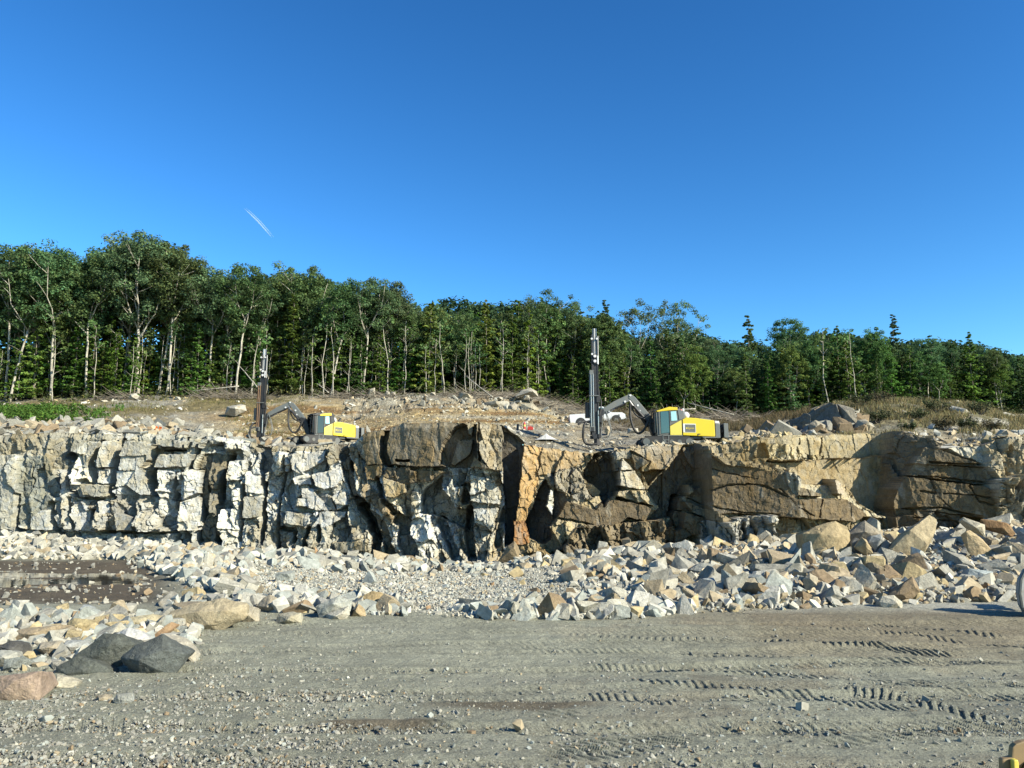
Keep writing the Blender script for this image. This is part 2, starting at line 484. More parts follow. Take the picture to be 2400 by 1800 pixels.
groove(1, [(620, 560), (620, 720), (660, 790), (760, 812), (900, 812)], 22, .8)
groove(1, [(610, 800), (620, 930), (660, 1060), (660, 1150)], 34, .9)
groove(1, [(580, 430), (660, 480)], 60, .7)
groove(1, [(165, 770), (160, 1050)], 34, .8)
groove(1, [(150, 1065), (270, 1080)], 34, .9)
groove(1, [(455, 850), (460, 960), (475, 1120)], 44, 1.0)
groove(1, [(1985, 430), (1955, 560), (1910, 760), (1905, 1000), (1885, 1190)], 60, 1.2)
groove(1, [(1525, 830), (1535, 1060), (1520, 1220)], 30, 1.0)
groove(1, [(1535, 590), (1510, 700), (1495, 820)], 34, .9)
groove(1, [(840, 1098), (1180, 1100), (1510, 1096)], 26, 1.0)
groove(1, [(700, 560), (690, 680)], 20, .5)
groove(1, [(2130, 700), (2100, 960), (2080, 1160)], 40, .9)
groove(1, [(1720, 1060), (1725, 1190)], 36, .7)
groove(1, [(1150, 1100), (1150, 1200)], 26, .8)
groove(1, [(300, 540), (290, 700)], 18, .4)
# --- second part
T = lambda pts, d, col=None, gx=.1, amp=.2, gz=-.08: poly(2, pts, d=d, col=col, amp=amp, gx=gx, gz=gz)
poly(2, [(30, 360), (70, 335), (180, 380), (190, 440), (180, 560), (130, 600), (130, 760), (140, 1000), (120, 1200), (80, 1180), (100, 900), (110, 740), (90, 620), (50, 560), (70, 460)], d=-1.2, col=GREYR, amp=.4)
T([(270, 420), (590, 395), (580, 480), (440, 560), (380, 590), (310, 550)], .75, (.62, .60, .53), .18)
T([(490, 600), (760, 540), (750, 620), (690, 700), (590, 720), (520, 690)], .75, (.66, .65, .60), .22, .15, .05)
T([(350, 620), (460, 600), (480, 690), (360, 690)], .55, (.66, .65, .60), .2)
T([(390, 720), (520, 720), (690, 910), (450, 900), (400, 800)], .7, (.62, .60, .54), .15)
T([(360, 800), (440, 800), (440, 880), (360, 870)], .75, (.68, .68, .64), .25)
T([(660, 780), (770, 740), (790, 850), (690, 900)], .65, (.64, .63, .57), .2)
T([(510, 720), (650, 780), (690, 910), (620, 870), (550, 790)], .3, GREYR, -.4, .2)  # slab in shadow: turned left and greyed to read as shade
T([(250, 920), (490, 930), (440, 1050), (250, 1020)], .45, (.60, .58, .50), .15)
T([(560, 920), (770, 910), (760, 960), (600, 1060), (490, 1050)], .55, (.60, .585, .52), .18)
T([(600, 360), (700, 340), (720, 480), (650, 520), (600, 470)], .4, (.42, .38, .28), .2, .7)
T([(680, 1180), (960, 1180), (980, 1260), (690, 1265)], .5, (.40, .36, .26), .05)
poly(2, [(330, 640), (370, 690), (350, 760), (380, 840), (360, 880), (550, 890), (540, 930), (400, 930), (310, 910), (290, 800), (270, 720)], d=-.8, amp=.3)
groove(2, [(250, 390), (240, 600), (205, 780), (185, 1000), (172, 1280)], 24, 1.0)
groove(2, [(200, 1060), (340, 1080), (330, 1170)], 40, .8)
groove(2, [(470, 1060), (440, 1150), (425, 1260)], 40, .9)
groove(2, [(560, 1040), (560, 1160)], 30, .8)
groove(2, [(690, 1275), (900, 1275)], 10, .6)
# dike bands
poly(2, [(690, 310), (790, 300), (860, 560), (900, 760), (980, 900), (1060, 1080), (1060, 1340), (1000, 1340), (1000, 1120), (950, 980), (870, 860), (790, 640)], d=-.5, col=DIKE, amp=.7, gx=-.1)
poly(2, [(780, 300), (900, 400), (940, 620), (1000, 700), (1200, 900), (1190, 1000), (1060, 900), (940, 820), (860, 560)], d=.15, col=(.44, .36, .24), amp=.9, gx=-.1)
poly(2, [(960, 870), (1080, 950), (1170, 1130), (1250, 1350), (1140, 1350), (1080, 1120), (990, 960)], d=-.2, col=DIKE, amp=.6)
groove(2, [(900, 880), (1000, 1000), (1040, 1180), (1020, 1330)], 72, 1.1)
groove(2, [(820, 500), (840, 560)], 36, .6)
# big brown block on top
poly(2, [(900, 150), (1920, 100), (1920, 520), (1380, 530), (1200, 510), (940, 510), (930, 430)], d=1.25, col=(.30, .245, .16), amp=.06, gx=-.10, gz=-.03)
poly(2, [(900, 150), (1160, 150), (1160, 440), (1170, 515), (940, 510), (930, 430)], d=1.0, col=(.30, .235, .135), amp=.06, gx=-.14, gz=-.03)
groove(2, [(1135, 225), (1120, 330), (1115, 430), (1160, 520)], 62, 1.1)
groove(2, [(1240, 482), (1330, 478)], 18, .8)
poly(2, [(1830, 150), (1740, 200), (1620, 350), (1590, 520), (1700, 540), (1920, 540), (1920, 150)], d=-.3, col=(.30, .25, .17), amp=.2)
poly(2, [(1880, 290), (1850, 420), (1720, 520), (1690, 500), (1750, 300)], d=.5, col=(.32, .26, .17), amp=.1, gx=-.2)
poly(2, [(1820, 150), (1880, 150), (1870, 260), (1840, 240)], d=.6, col=TAN, amp=.2)
poly(2, [(1920, 120), (2080, 120), (2200, 200), (2212, 350), (2150, 580), (2020, 550), (1930, 430)], d=1.2, col=(.42, .36, .25), amp=.45, gx=.12)
poly(2, [(1880, 430), (2010, 540), (1850, 530)], d=1.5, col=(.30, .23, .13), amp=.1, gx=-.3)
poly(2, [(930, 515), (1100, 520), (1080, 600), (1050, 650), (960, 640)], d=.85, col=(.36, .26, .13), amp=.2, gx=-.1)
poly(2, [(1120, 540), (1380, 530), (1390, 660), (1290, 690), (1100, 610)], d=.9, col=(.25, .20, .125), amp=.5, gx=-.1)
poly(2, [(1100, 620), (1290, 690), (1290, 750), (1200, 800), (1130, 790)], d=1.2, col=TAN, amp=.25, gx=.1)
poly(2, [(1380, 550), (1640, 570), (1500, 660), (1390, 640)], d=.9, col=(.33, .26, .16), amp=.2, gx=-.15)
groove(2, [(1060, 640), (1100, 780)], 40, .8)
groove(2, [(1120, 820), (1190, 920)], 50, .8)
# shaded hollows of the white part, some shade put into a greyer colour
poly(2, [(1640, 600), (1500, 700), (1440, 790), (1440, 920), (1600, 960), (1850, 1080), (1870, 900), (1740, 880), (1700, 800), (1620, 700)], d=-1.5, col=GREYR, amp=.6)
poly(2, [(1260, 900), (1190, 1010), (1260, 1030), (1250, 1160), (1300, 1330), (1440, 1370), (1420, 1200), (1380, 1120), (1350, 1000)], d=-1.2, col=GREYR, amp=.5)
poly(2, [(1340, 780), (1430, 770), (1420, 920), (1330, 930)], d=.3, col=WHITE, amp=.8)
poly(2, [(1860, 600), (2060, 640), (2120, 760), (2110, 860), (1850, 830)], d=.5, col=(.60, .565, .46), amp=.5, gx=.2)
poly(2, [(1870, 900), (2090, 890), (2040, 1060), (1880, 1020)], d=.6, col=(.58, .56, .48), amp=.3, gx=.2)
groove(2, [(1590, 1000), (1650, 1150), (1740, 1340)], 72, 1.1)
groove(2, [(1850, 900), (1835, 1100), (1865, 1330)], 66, 1.2)
groove(2, [(2160, 900), (2110, 1100), (2090, 1200)], 60, 1.0)
groove(2, [(1830, 690), (1800, 830)], 50, .9)
# --- third part
U = lambda pts, d, col=None, gx=.1, amp=.12, gz=-.05: poly(3, pts, d=d, col=col, amp=amp, gx=gx, gz=gz)
U([(-80, 130), (110, 230), (110, 420), (80, 600), (60, 850), (30, 1200), (-60, 1200), (-60, 800), (-80, 600)], -2.4, (.16, .14, .11))  # shaded notch, part of its shade is in this near-black colour
U([(110, 250), (270, 300), (250, 470), (230, 610), (230, 700), (150, 870), (120, 1000), (150, 1190), (10, 1220), (30, 1050), (60, 800), (80, 600)], .15, ORANGE, .28, .22)
U([(270, 300), (680, 380), (680, 480), (590, 510), (440, 560), (300, 600), (230, 610), (250, 470)], -.1, (.46, .335, .18), .2, .25)
U([(20, 1000), (140, 1000), (150, 1190), (10, 1220)], .3, (.46, .25, .11), .2, .3)
U([(300, 600), (600, 520), (620, 660), (700, 800), (560, 830), (430, 730), (330, 690)], .0, (.36, .32, .24), .1, .8)
U([(280, 640), (330, 720), (300, 850), (340, 960), (340, 1150), (250, 1190), (150, 1140), (110, 1000), (170, 880), (230, 700)], -1.4, (.20, .17, .13), -.9, .35)  # left-facing hollow, shade put into its lean and dark colour
U([(330, 720), (360, 740), (355, 960), (300, 870)], .7, WHITE, .3)
U([(360, 730), (440, 750), (480, 820), (400, 950), (350, 1000)], -.5, (.2, .18, .14), -.7)  # narrow hollow meant as shade, by tilt and darker colour
U([(400, 960), (480, 830), (740, 900), (780, 830), (900, 820), (1100, 850), (1200, 900), (1150, 990), (1000, 970), (880, 1040), (740, 1040)], 1.0, (.24, .18, .105), -.10, .06)
U([(400, 980), (700, 1050), (560, 1230), (430, 1200), (330, 1050)], .9, TAN, .1, .5)
U([(560, 1050), (1300, 980), (1400, 1190), (1250, 1300), (700, 1380), (300, 1330), (430, 1210)], 1.2, (.25, .20, .125), -.05, .9)
U([(690, 420), (880, 390), (880, 470), (920, 640), (930, 730), (780, 830), (750, 880), (740, 740), (600, 640), (590, 570), (660, 480)], -1.8, (.18, .16, .12), -.5, .4)  # scooped hollow standing for shade, its colour darkened as well
U([(870, 400), (1020, 390), (1030, 470), (950, 450), (930, 560), (900, 570)], .3, (.38, .35, .27), .0, .3)
U([(960, 450), (1070, 560), (1150, 690), (1160, 730), (930, 700), (940, 560)], .7, (.62, .56, .43), .30, .1)
U([(1030, 410), (1200, 480), (1080, 560)], .7, (.30, .26, .19), -.35)
U([(1020, 380), (1460, 330), (1440, 440), (1310, 560), (1180, 560), (1200, 480)], .45, (.44, .36, .24), .12, .2)
U([(1100, 580), (1300, 560), (1160, 690)], -.6, (.30, .22, .12), .0)
U([(920, 740), (1140, 735), (1200, 830), (1240, 870), (1090, 850), (900, 780)], .9, (.50, .42, .27), .1, .3)
U([(1460, 340), (1600, 300), (1600, 700), (1530, 760), (1440, 800), (1420, 1030), (1350, 1010), (1340, 960), (1130, 980), (1240, 870), (1170, 780), (1140, 730), (1160, 690), (1310, 550)], -1.2, (.26, .21, .14), .1, .4)  # outline of a cast shadow, set back and coloured darker
U([(1640, 420), (2212, 420), (2212, 520), (2000, 510), (1850, 480), (1710, 470)], .2, (.42, .34, .20), .1, .3)
U([(1530, 680), (1560, 690), (1690, 780), (1660, 850), (1530, 780)], 1.1, (.44, .35, .21), .1, .3)
U([(1440, 910), (1780, 1000), (1640, 1100), (1400, 1190), (1240, 1120), (1380, 1040)], 1.2, (.23, .17, .095), -.10, .4)
groove(3, [(1440, 800), (1400, 1030)], 60, .9)
groove(3, [(900, 800), (1080, 850), (1200, 870)], 14, .5)
groove(3, [(940, 570), (1060, 555)], 8, .3)
U([(1720, 1010), (2300, 940), (2300, 1300), (1640, 1320), (1640, 1100)], 1.6, (.46, .44, .37), .0, 1.3)
# --- fourth part
V = lambda pts, d, col=None, gx=.1, amp=.12, gz=-.05: poly(4, pts, d=d, col=col, amp=amp, gx=gx, gz=gz)
V([(-160, 200), (1120, 150), (1110, 430), (920, 440), (640, 460), (-160, 470)], -1.4, (.46, .385, .235), .06, .08)
V([(-60, 330), (260, 350), (360, 420), (520, 440), (520, 520), (300, 470), (0, 470)], -1.15, (.54, .46, .29), .05, .5)
V([(-60, 490), (190, 480), (660, 460), (920, 440), (1110, 430), (1060, 960), (740, 850), (640, 690), (540, 690), (260, 690), (190, 560)], -.9, (.42, .335, .195), .05, .06)
V([(220, 680), (660, 690), (760, 850), (1000, 970), (800, 960), (640, 830), (230, 810)], .35, (.55, .475, .31), .0, .3, .5)
V([(-505, 400), (-350, 470), (-180, 500), (0, 525), (160, 580), (170, 650), (260, 750), (230, 810), (640, 815), (810, 950), (690, 1010), (330, 975), (0, 950), (-430, 935), (-765, 910), (-755, 800), (-680, 770), (-515, 700)], .8, (.245, .185, .108), -.12, .06)
V([(-480, 420), (-350, 460), (-180, 490), (0, 515), (160, 575), (150, 600), (0, 560), (-200, 530), (-360, 510)], 1.0, (.36, .29, .175), .05, .3)
V([(-740, 820), (-460, 900), (-300, 1000), (-420, 1010), (-640, 930)], 1.1, (.34, .27, .165), .05, .4)
groove(4, [(-510, 735), (-360, 695), (-210, 675), (-60, 700), (120, 790)], 13, 0.19)
groove(4, [(-715, 800), (-460, 880), (-260, 925), (60, 945)], 13, 0.19)
groove(4, [(-505, 560), (-300, 600), (-120, 640)], 7, 0.11)
groove(4, [(60, 720), (200, 860), (330, 950)], 7, 0.11)
groove(4, [(400, 820), (380, 960)], 9, 0.14)
V([(160, 570), (240, 590), (290, 650), (280, 720), (240, 780), (170, 650)], 1.1, (.55, .50, .38), .2, .3)
V([(270, 700), (450, 770), (450, 800), (250, 770)], .9, (.3, .24, .15), -.1)
V([(570, 640), (600, 640), (680, 720), (640, 780), (590, 760)], .9, (.55, .46, .32), .35, .1)
V([(1110, 180), (1390, 330), (1320, 520), (1240, 600), (1130, 840), (1080, 1000), (1050, 960), (1060, 600)], .2, (.24, .20, .135), -.9, .45)
V([(1380, 360), (1500, 380), (1760, 460), (1900, 530), (1740, 520), (1300, 500)], 1.5, (.25, .20, .125), -.10, .10)
V([(1300, 500), (1740, 530), (1900, 540), (1970, 640), (1880, 690), (1600, 650), (1240, 600)], 1.2, (.245, .195, .12), -.05, .16)
V([(1220, 610), (1880, 700), (1950, 740), (2010, 900), (1960, 980), (1700, 940), (1100, 890), (1150, 760)], 1.55, (.235, .18, .105), -.06, .10)
V([(1100, 890), (1700, 950), (1660, 1040), (1460, 1080), (1120, 1060)], 1.3, (.21, .155, .09), -.05, .3)
V([(1560, 370), (1880, 280), (1920, 420), (1900, 520), (1760, 450)], 1.35, (.64, .58, .43), .2, .25)
V([(1880, 280), (2900, 250), (2900, 520), (1980, 640), (1900, 520), (1920, 420)], 1.5, (.52, .445, .30), .15, .55)
V([(1950, 640), (2900, 480), (2900, 1200), (2000, 1040), (2010, 900), (1950, 740)], 1.7, (.56, .51, .39), .15, .9, -.45)
groove(4, [(1300, 495), (1520, 515), (1740, 522)], 14, 0.28)
groove(4, [(1200, 740), (1500, 770), (1900, 800)], 8, 0.17)
groove(4, [(1290, 620), (1350, 780), (1480, 900)], 8, 0.14)
groove(4, [(1600, 700), (1680, 830), (1960, 880)], 8, 0.14)
groove(4, [(1150, 960), (1500, 990), (1650, 1040)], 9, 0.17)
groove(4, [(1230, 610), (1600, 650), (1880, 695)], 10, 0.22)
groove(4, [(1100, 895), (1400, 880), (1720, 955)], 14, 0.28)
groove(4, [(0, 482), (300, 480), (640, 455), (920, 438)], 10, 0.19)
groove(4, [(1930, 380), (1960, 440)], 30, 0.28)
groove(4, [(355, 270), (350, 320)], 10, 0.17)
groove(4, [(560, 260), (530, 440)], 10, 0.14)
# --- fracture relief over everything
def fracture(sx, sz, rot, seed, am, tl):
    c, s = math.cos(rot), math.sin(rot)
    wx = Xg + .25 * fbm(Xg * .8, Zg * .8, seed + 40); wz = Zg + .25 * fbm(Xg * .8, Zg * .8, seed + 50)
    u, v = (wx * c + wz * s) / sx, (-wx * s + wz * c) / sz
    a, b, g, dx, dy, gap = cells(u, v, seed, .75)
    h = am * (a - .5) * 2 + tl * ((b - .28) * dx * sx * -1.3 + (g - .45) * dy * sz * 1.1)
    return h, a, gap
h1, a1, g1 = fracture(1.15, 2.6, .14, 101, .48, 1.0)
h2, a2, g2 = fracture(.55, .75, .25, 202, .20, .8)
h3, a3, g3 = fracture(.24, .30, -.1, 303, .07, .7)
rel = AMP * (h1 + h2) + np.clip(AMP, .13, 1) * h3 * 1.25 + .05 * fbm(Xg * 2.5, Zg * 2.5, 61, 5)
rel -= np.clip(AMP - .12, 0, 1) * .14 * (1 - sstep(.0, .10, g1)) + np.clip(AMP - .12, 0, 1) * .07 * (1 - sstep(.0, .08, g2))
Yg = base - OFF - rel
Yg = Yg + .5 * sstep(.35, 0, rimz[None, :] - Zg) * (.2 + .8 * AMP.clip(0, 1) * a2)      # worn rim
CC *= (1 + AMP.clip(.1, 1)[..., None] * (.34 * (a1 - .5) + .30 * (a2 - .5))[..., None])
warm = np.stack([1 + .10 * (a3 - .5), 1 + 0 * a3, 1 - .22 * (a3 - .5)], -1)
CC *= warm
st = sstep(.12, .45, fbm(Xg * .9, Zg * .35, 77, 5))                                      # brown seep stains running down
CC = CC * (1 - .35 * st[..., None] * np.array([.35, .55, .9]))
streak = sstep(.28, .40, fbm(Xg * 2.4 + Zg * .5, Zg * .7, 78, 4)) * (AMP < .35)
CC = CC + (np.array([.55, .50, .40]) - CC) * (.35 * streak)[..., None]
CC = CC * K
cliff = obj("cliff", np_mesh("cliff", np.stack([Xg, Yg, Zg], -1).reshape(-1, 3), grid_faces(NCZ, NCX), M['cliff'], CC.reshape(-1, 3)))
tag(cliff, "blasted quarry rock face, pale and fractured on its left half and brown on its right", "rock face", kind="structure")
# ------------------------------------------------------------------ upper bench and wooded ground
TPX = np.array([-600, 0, 300, 600, 800, 1000, 1200, 1400, 1600, 1750, 1850, 1950, 2100, 2250, 2400, 3000], float)
TY = np.array([52, 57, 62, 70, 78, 90, 100, 115, 135], float)
TPY = np.array([
    [1016, 1014, 1010, 992, 978, 958, 944, 936, 930],
    [1016, 1014, 1010, 990, 975, 955, 940, 932, 926],
    [1020, 1018, 1012, 1000, 980, 945, 926, 920, 915],
    [1046, 1044, 1042, 1038, 1016, 950, 924, 918, 914],
    [1046, 1044, 1042, 1038, 1020, 945, 926, 920, 915],
    [1003, 1002, 1001, 998, 984, 938, 922, 916, 912],
    [1012, 1010, 1008, 1002, 985, 945, 922, 916, 912],
    [1050, 1044, 1035, 1012, 1000, 985, 962, 942, 935],
    [1046, 1043, 1036, 1020, 1005, 985, 970, 960, 952],
    [1026, 1024, 1021, 1015, 1005, 990, 978, 966, 955],
    [1020, 1018, 1012, 995, 985, 978, 972, 962, 952],
    [1012, 995, 962, 947, 948, 955, 958, 954, 950],
    [1008, 985, 955, 942, 944, 948, 950, 948, 946],
    [1030, 1000, 970, 950, 950, 952, 953, 950, 948],
    [1022, 1010, 995, 984, 980, 976, 973, 968, 964],
    [1026, 1015, 1000, 990, 988, 985, 982, 978, 974]], float)
ELT = elev(TPY) * TY[None, :] + CAMH
def ztab(px, Y):
    px = np.clip(px, TPX[0], TPX[-1]); Yc = np.clip(Y, TY[0], TY[-1])
    i = np.clip(np.searchsorted(TPX, px, 'right') - 1, 0, len(TPX) - 2); j = np.clip(np.searchsorted(TY, Yc, 'right') - 1, 0, len(TY) - 2)
    fx = (px - TPX[i]) / (TPX[i + 1] - TPX[i]); fy = (Yc - TY[j]) / (TY[j + 1] - TY[j])
    fx = fx * fx * (3 - 2 * fx)
    z = (ELT[i, j] * (1 - fx) + ELT[i + 1, j] * fx) * (1 - fy) + (ELT[i, j + 1] * (1 - fx) + ELT[i + 1, j + 1] * fx) * fy
    return z + np.maximum(Y - TY[-1], 0) * .03
TD = 0.997
rimY = Yg[-1]; rimX = cx
cstep = 2
rx, ry, rz_ = rimX[::cstep], rimY[::cstep], rimz[::cstep]
rq = np.maximum.accumulate(rx / np.interp(rx, KX, BK[:, 1])) + np.arange(len(rx)) * 1e-5
rs = np.convolve(np.pad(ry, 12, mode='edge'), np.ones(25) / 25, 'valid') + .6
def terr_noise(x, y):
    return .35 * fbm(x * .16, y * .16, 401, 4) + .22 * fbm(x * .9, y * .9, 402, 4) + .12 * (cells(x * .8, y * .8, 403)[0] - .5)
def zterr(x, y):
    """height of the upper ground at x, y (behind the rim)"""
    x = np.asarray(x, float); y = np.asarray(y, float)
    px = 1200 + F * x * TD / y
    sc = np.clip(y / 52.0, 1, None)
    yr = np.interp(x / y, rq, rs); zr = np.interp(x / y, rq, rz_)
    k = sstep(0, 5, y - yr)
    z = (1 - k) * zr + k * ztab(px, y) + k * terr_noise(x, y)
    led = sstep(760, 860, px) * (1 - sstep(1290, 1350, px)) * sstep(82, 85, y) * (1 - sstep(96, 99, y)) * .9
    q = z / .75 + .5 * fbm(x * .12, y * .12, 405, 3)
    zs = (np.floor(q) + sstep(.72, .95, q - np.floor(q)) - (q - z / .75)) * .75
    z = z + .5 * np.exp(-((y - 74.3) / 1.5) ** 2) * sstep(1310, 1340, px) * (1 - sstep(1470, 1500, px))
    return z + led * (zs - z)
NR = 330
ss = np.linspace(0, 1, NR)
Yt = rs[None, :] + (330 - rs[None, :]) * (ss[:, None] ** 3.2 * .92 + ss[:, None] * .08)
Xt = rq[None, :] * Yt
Yt[0] = ry; Xt[0] = rx
Zt = zterr(Xt, Yt)
Zt[0] = rz_
tpx = 1200 + F * Xt * TD / Yt
tcol = np.empty(Xt.shape + (3,)); tcol[:] = (.37, .32, .225)
def tmix(rgb, k):
    global tcol
    tcol = tcol + (np.array(rgb) - tcol) * np.clip(k, 0, 1)[..., None]
nA = fbm(Xt * .12, Yt * .12, 501, 5); nB = fbm(Xt * .5, Yt * .5, 502, 4)
tmix((.36, .34, .28), sstep(-.1, .25, nB))
bank = sstep(66, 76, Yt) * (1 - sstep(90, 97, Yt)) * sstep(420, 620, tpx) * (1 - sstep(1330, 1420, tpx))
nS = fbm(Xt * .12, Zt * 1.5, 505, 4)
tmix((.52, .385, .18), bank * (.65 + .8 * nB)); tmix((.30, .185, .08), bank * sstep(.05, .3, nS)); tmix((.50, .46, .36), bank * sstep(.1, .3, -nS) * .8)
tmix((.40, .375, .30), sstep(780, 860, tpx) * (1 - sstep(1300, 1340, tpx)) * sstep(84, 86, Yt) * (1 - sstep(96, 98, Yt)) * (.6 + nB))
tmix((.24, .20, .10), sstep(74, 84, Yt) * (1 - sstep(600, 800, tpx)) * sstep(-.1, .25, nA + .1))
mound = sstep(1880, 1960, tpx) * sstep(52, 57, Yt)
tmix((.20, .18, .085), mound * (.75 + .5 * nB))
tmix((.52, .49, .40), mound * sstep(.20, .32, nA))
brush = sstep(1420, 1500, tpx) * (1 - sstep(1760, 1850, tpx)) * sstep(66, 74, Yt)
tmix((.20, .165, .10), brush * .85)
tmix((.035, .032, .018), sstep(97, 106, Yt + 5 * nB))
tmix((.33, .31, .25), (1 - sstep(0, 9, Yt - ry[None, :])) * (tpx < 900) * .6)
tmix((.45, .36, .20), (1 - sstep(0, 7, Yt - ry[None, :])) * (tpx > 1560) * (tpx < 2050) * .8)
tcol *= 1 + .25 * fbm(Xt * 2.2, Yt * 2.2, 503, 4)[..., None]
tcol *= K
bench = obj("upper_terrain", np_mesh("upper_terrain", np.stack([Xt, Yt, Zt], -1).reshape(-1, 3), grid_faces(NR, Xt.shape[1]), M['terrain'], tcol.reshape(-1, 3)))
tag(bench, kind="structure")
# ------------------------------------------------------------------ pit floor
PK = np.array([  # px: front edge Y, back Y, height at back, exponent
    (-600, 49, 56, 1.2, 1), (0, 49, 55.5, 1.1, 1), (250, 49, 55, .7, 1), (340, 45, 54, .55, .7), (390, 41, 54, .35, .6), (460, 33.5, 54, .2, .5), (700, 30.5, 52.5, -.1, 1), (900, 27.5, 51, -.45, 1.2),
    (1100, 26.2, 49, -.45, 1.2), (1300, 25.9, 49, -.1, 1), (1500, 26.5, 48, .6, .9), (1700, 27.5, 46.5, .95, .8), (1900, 28.5, 46, 1.35, .8),
    (2100, 29.5, 47, 1.8, .8), (2250, 30.0, 46, 1.9, .8), (2400, 30.0, 45.5, 2.4, .9), (3000, 30, 44.5, 2.6, .9)], float)
GD = 1.02
def Hpile(x, y):
    x = np.asarray(x, float); y = np.asarray(y, float)
    px = 1200 + F * x * GD / np.maximum(y, 1)
    yf, yb, zb, ex = (np.interp(px, PK[:, 0], PK[:, i]) for i in (1, 2, 3, 4))
    s = np.clip((y - yf) / (yb - yf), 0, 1.3)
    z = zb * s ** ex + np.clip(s * 6, 0, 1) * .22 * fbm(x * .35, y * .35, 601, 4)
    low = sstep(28.5, 32, y) * (1 - sstep(45, 49, y)) * (1 - sstep(300, 430, px))
    z = z - .215 * low + low * .30 * fbm(x * .16, y * .55, 602, 5)
    berm = np.exp(-((y - 26.0) / 1.4) ** 2) * (1 - sstep(300, 480, px)) * .05
    return z + berm
def gpt(px, py, z=0.0):
    """point where the pixel's ray meets the ground"""
    for Y in np.arange(8, 62, .05):
        p = at(px, py, Y)
        if p[2] <= float(Hpile(p[0], p[1])) + z: return p
    return at(px, py, 50)
TRK = []
def trackmarks(pts, wid, pitch, depth, ang=0.0):
    TRK.append(([gpt(*p)[:2] for p in pts], wid, pitch, depth, ang))
trackmarks([(1790, 1505), (1900, 1509), (2030, 1515)], .55, .19, .07)
trackmarks([(2020, 1512), (2110, 1522), (2210, 1530)], .6, .22, .08, .9)
trackmarks([(1650, 1535), (1800, 1540), (1950, 1545), (2150, 1555), (2400, 1565)], .5, .24, .05, .7)
trackmarks([(1350, 1492), (1500, 1497), (1650, 1503), (1790, 1506)], .5, .22, .04)
trackmarks([(2150, 1470), (2400, 1500)], .6, .22, .05, .5)
trackmarks([(1560, 1530), (1780, 1535), (2000, 1540)], .5, .2, .04)
trackmarks([(1240, 1790), (1380, 1750), (1560, 1735)], .75, .2, .08, .5)
trackmarks([(1120, 1800), (1300, 1776), (1480, 1768)], .6, .2, .06, .5)
trackmarks([(330, 1790), (450, 1780), (600, 1765)], .6, .2, .06, .5)
trackmarks([(1010, 1700), (1150, 1685), (1320, 1675)], .6, .22, .06, .6)
trackmarks([(1400, 1630), (1560, 1650)], .6, .2, .05, .6)
trackmarks([(1600, 1640), (1800, 1660)], .7, .22, .05, .6)
trackmarks([(2020, 1620), (2150, 1640), (2280, 1680)], .7, .2, .06, .6)
trackmarks([(2160, 1598), (2400, 1605)], .6, .22, .06, .6)
trackmarks([(1800, 1700), (1950, 1715)], .6, .2, .05, .6)
trackmarks([(1420, 1560), (1700, 1572), (2000, 1590), (2400, 1640)], .5, .21, .045, .7)
trackmarks([(1500, 1600), (1800, 1620), (2100, 1660)], .55, .20, .05, .6)
trackmarks([(1240, 1520), (1500, 1525), (1800, 1533)], .45, .2, .03, .6)
trackmarks([(1900, 1470), (2150, 1487), (2400, 1525)], .5, .2, .045, .5)
trackmarks([(700, 1640), (950, 1625), (1250, 1610)], .5, .2, .035, .6)
trackmarks([(1700, 1760), (2000, 1740), (2300, 1700)], .6, .2, .045, .5)
trackmarks([(1650, 1420), (1850, 1450), (2100, 1462)], .5, .2, .05, .6)
